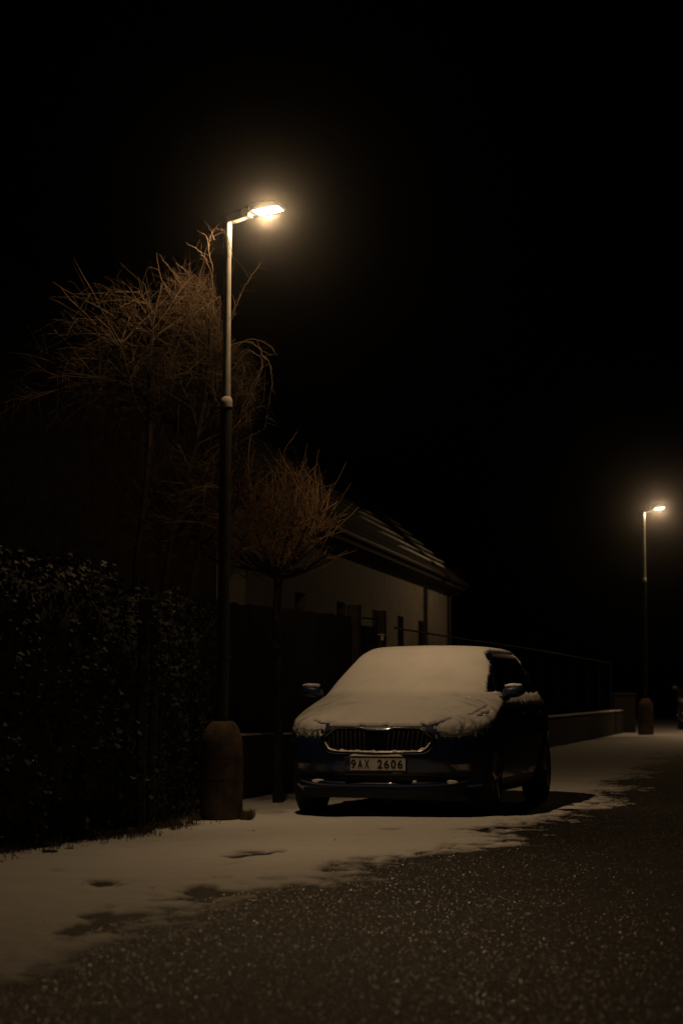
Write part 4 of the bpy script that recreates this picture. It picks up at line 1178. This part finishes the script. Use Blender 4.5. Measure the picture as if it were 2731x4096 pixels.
def litter():
    rng = random.Random(17)
    me = bpy.data.meshes.new('fallen_leaf')
    V = [(-1, 0, .02), (-.5, -.28, .1), (0, -.36, .22), (.55, -.25, .16), (1, 0, .05), (.55, .25, .26), (0, .34, .34), (-.5, .26, .18), (-1.5, .02, .10)]
    me.from_pydata(V, [], [(0, 1, 7), (1, 2, 6, 7), (2, 3, 5, 6), (3, 4, 5), (8, 0, 0 + 1)][:4] + [(8, 1, 0)]); me.materials.append(M_deadleaf)
    def put(x, y, s, a, label):
        o = bpy.data.objects.new('fallen_leaf', me); C.objects.link(o); o.location = (x, y, .021); o.scale = (s, s, s); o.rotation_euler = (R(rng.uniform(-12, 12)), R(rng.uniform(-12, 12)), a)
        tag(o, label, 'leaf', 'fallen leaves on the snow')
    def gp(px, py):
        Y = FPX * CAM_H / (py - HORIZON); return at(px, py, Y)
    p = gp(1016, 3333); put(p.x, p.y, .034, .2, 'curled brown leaf lying on the snow right of the lamp foot')
    L_ = [(610, 3560, 'tiny dead leaf on the snow midway between hedge and road edge'), (80, 3440, 'dead leaf on the snow near the left edge, below the hedge'), (1340, 3366, 'dead leaf on the snow in front of the car, below its number plate'),
          (1560, 3255, 'dead leaf on the snow just before the shadow of the car'), (1240, 3258, 'dead leaf on the snow beside the left front tyre'), (2475, 3030, 'dead leaf on the far snow left of the road bend'),
          (2420, 2990, 'dead leaf on the far snow nearest the distant lamp'), (1030, 3245, 'dead leaf between the lamp foot and the car'), (330, 3545, 'dead leaf on the snow left of the road, below the ivy'),
          (180, 3690, 'dead leaf on the snow in the lower left corner'), (1120, 3225, 'dead leaf on the snow behind the lamp, towards the low wall')]
    for px, py, lab in L_:
        p = gp(px, py); put(p.x, p.y, rng.uniform(.012, .024), rng.uniform(0, 6), lab)
    for k in range(16):
        y = rng.uniform(14.5, 20); x = hedge_x(y) + rng.uniform(.06, .40); put(x, y, rng.uniform(.015, .03), rng.uniform(0, 6), 'dead leaf in the litter along the hedge foot')
litter()
def stones():
    rng = random.Random(2)
    for k, (px, py, s, lab) in enumerate(((202, 3416, .075, 'flat brick fragment lying at the foot of the hedge'), (100, 3408, .04, 'small dark stone at the foot of the hedge, leftmost'), (276, 3402, .035, 'small dark stone right of the brick fragment'))):
        Y = FPX * CAM_H / (py - HORIZON); p = at(px, py, Y)
        bm = bmesh.new(); bmesh.ops.create_cube(bm, size=1.0); bmesh.ops.subdivide_edges(bm, edges=bm.edges[:], cuts=2, use_grid_fill=True)
        for v in bm.verts: v.co += Vector((rng.gauss(0, .05), rng.gauss(0, .05), rng.gauss(0, .05)))
        me = bpy.data.meshes.new('stone'); bm.to_mesh(me); bm.free(); me.materials.append(M_stone)
        o = bpy.data.objects.new('stone', me); C.objects.link(o); o.location = (p.x, p.y, .02); o.scale = (s * 1.25, s * .9, s * .45); o.rotation_euler = (0, 0, .3 * k)
        tag(o, lab, 'stone', 'stones at the hedge foot')
stones()

# ================================================================== HAZE ADDED FOR THE LENS GLOW
def glow_haze():  # scattering volume added to imitate lens bloom round the lamps
    m = bpy.data.materials.new('glow_haze'); m.use_nodes = True; nt = m.node_tree; nt.nodes.clear()
    out = nt.nodes.new('ShaderNodeOutputMaterial'); v = nt.nodes.new('ShaderNodeVolumePrincipled')
    v.inputs['Color'].default_value = (.93, .94, .96, 1); v.inputs['Density'].default_value = GLOW_HAZE_DENSITY; v.inputs['Anisotropy'].default_value = 0.992
    nt.links.new(v.outputs[0], out.inputs['Volume'])
    try:
        m.cycles.homogeneous_volume = True
    except Exception: pass
    o = MB().box((10, 80, 6.0), (140, 190, 14.0)).build('glow_haze', m)
    tag(o, 'thin unseen medium added to imitate lens glow round the lamps', kind='stuff')
glow_haze()
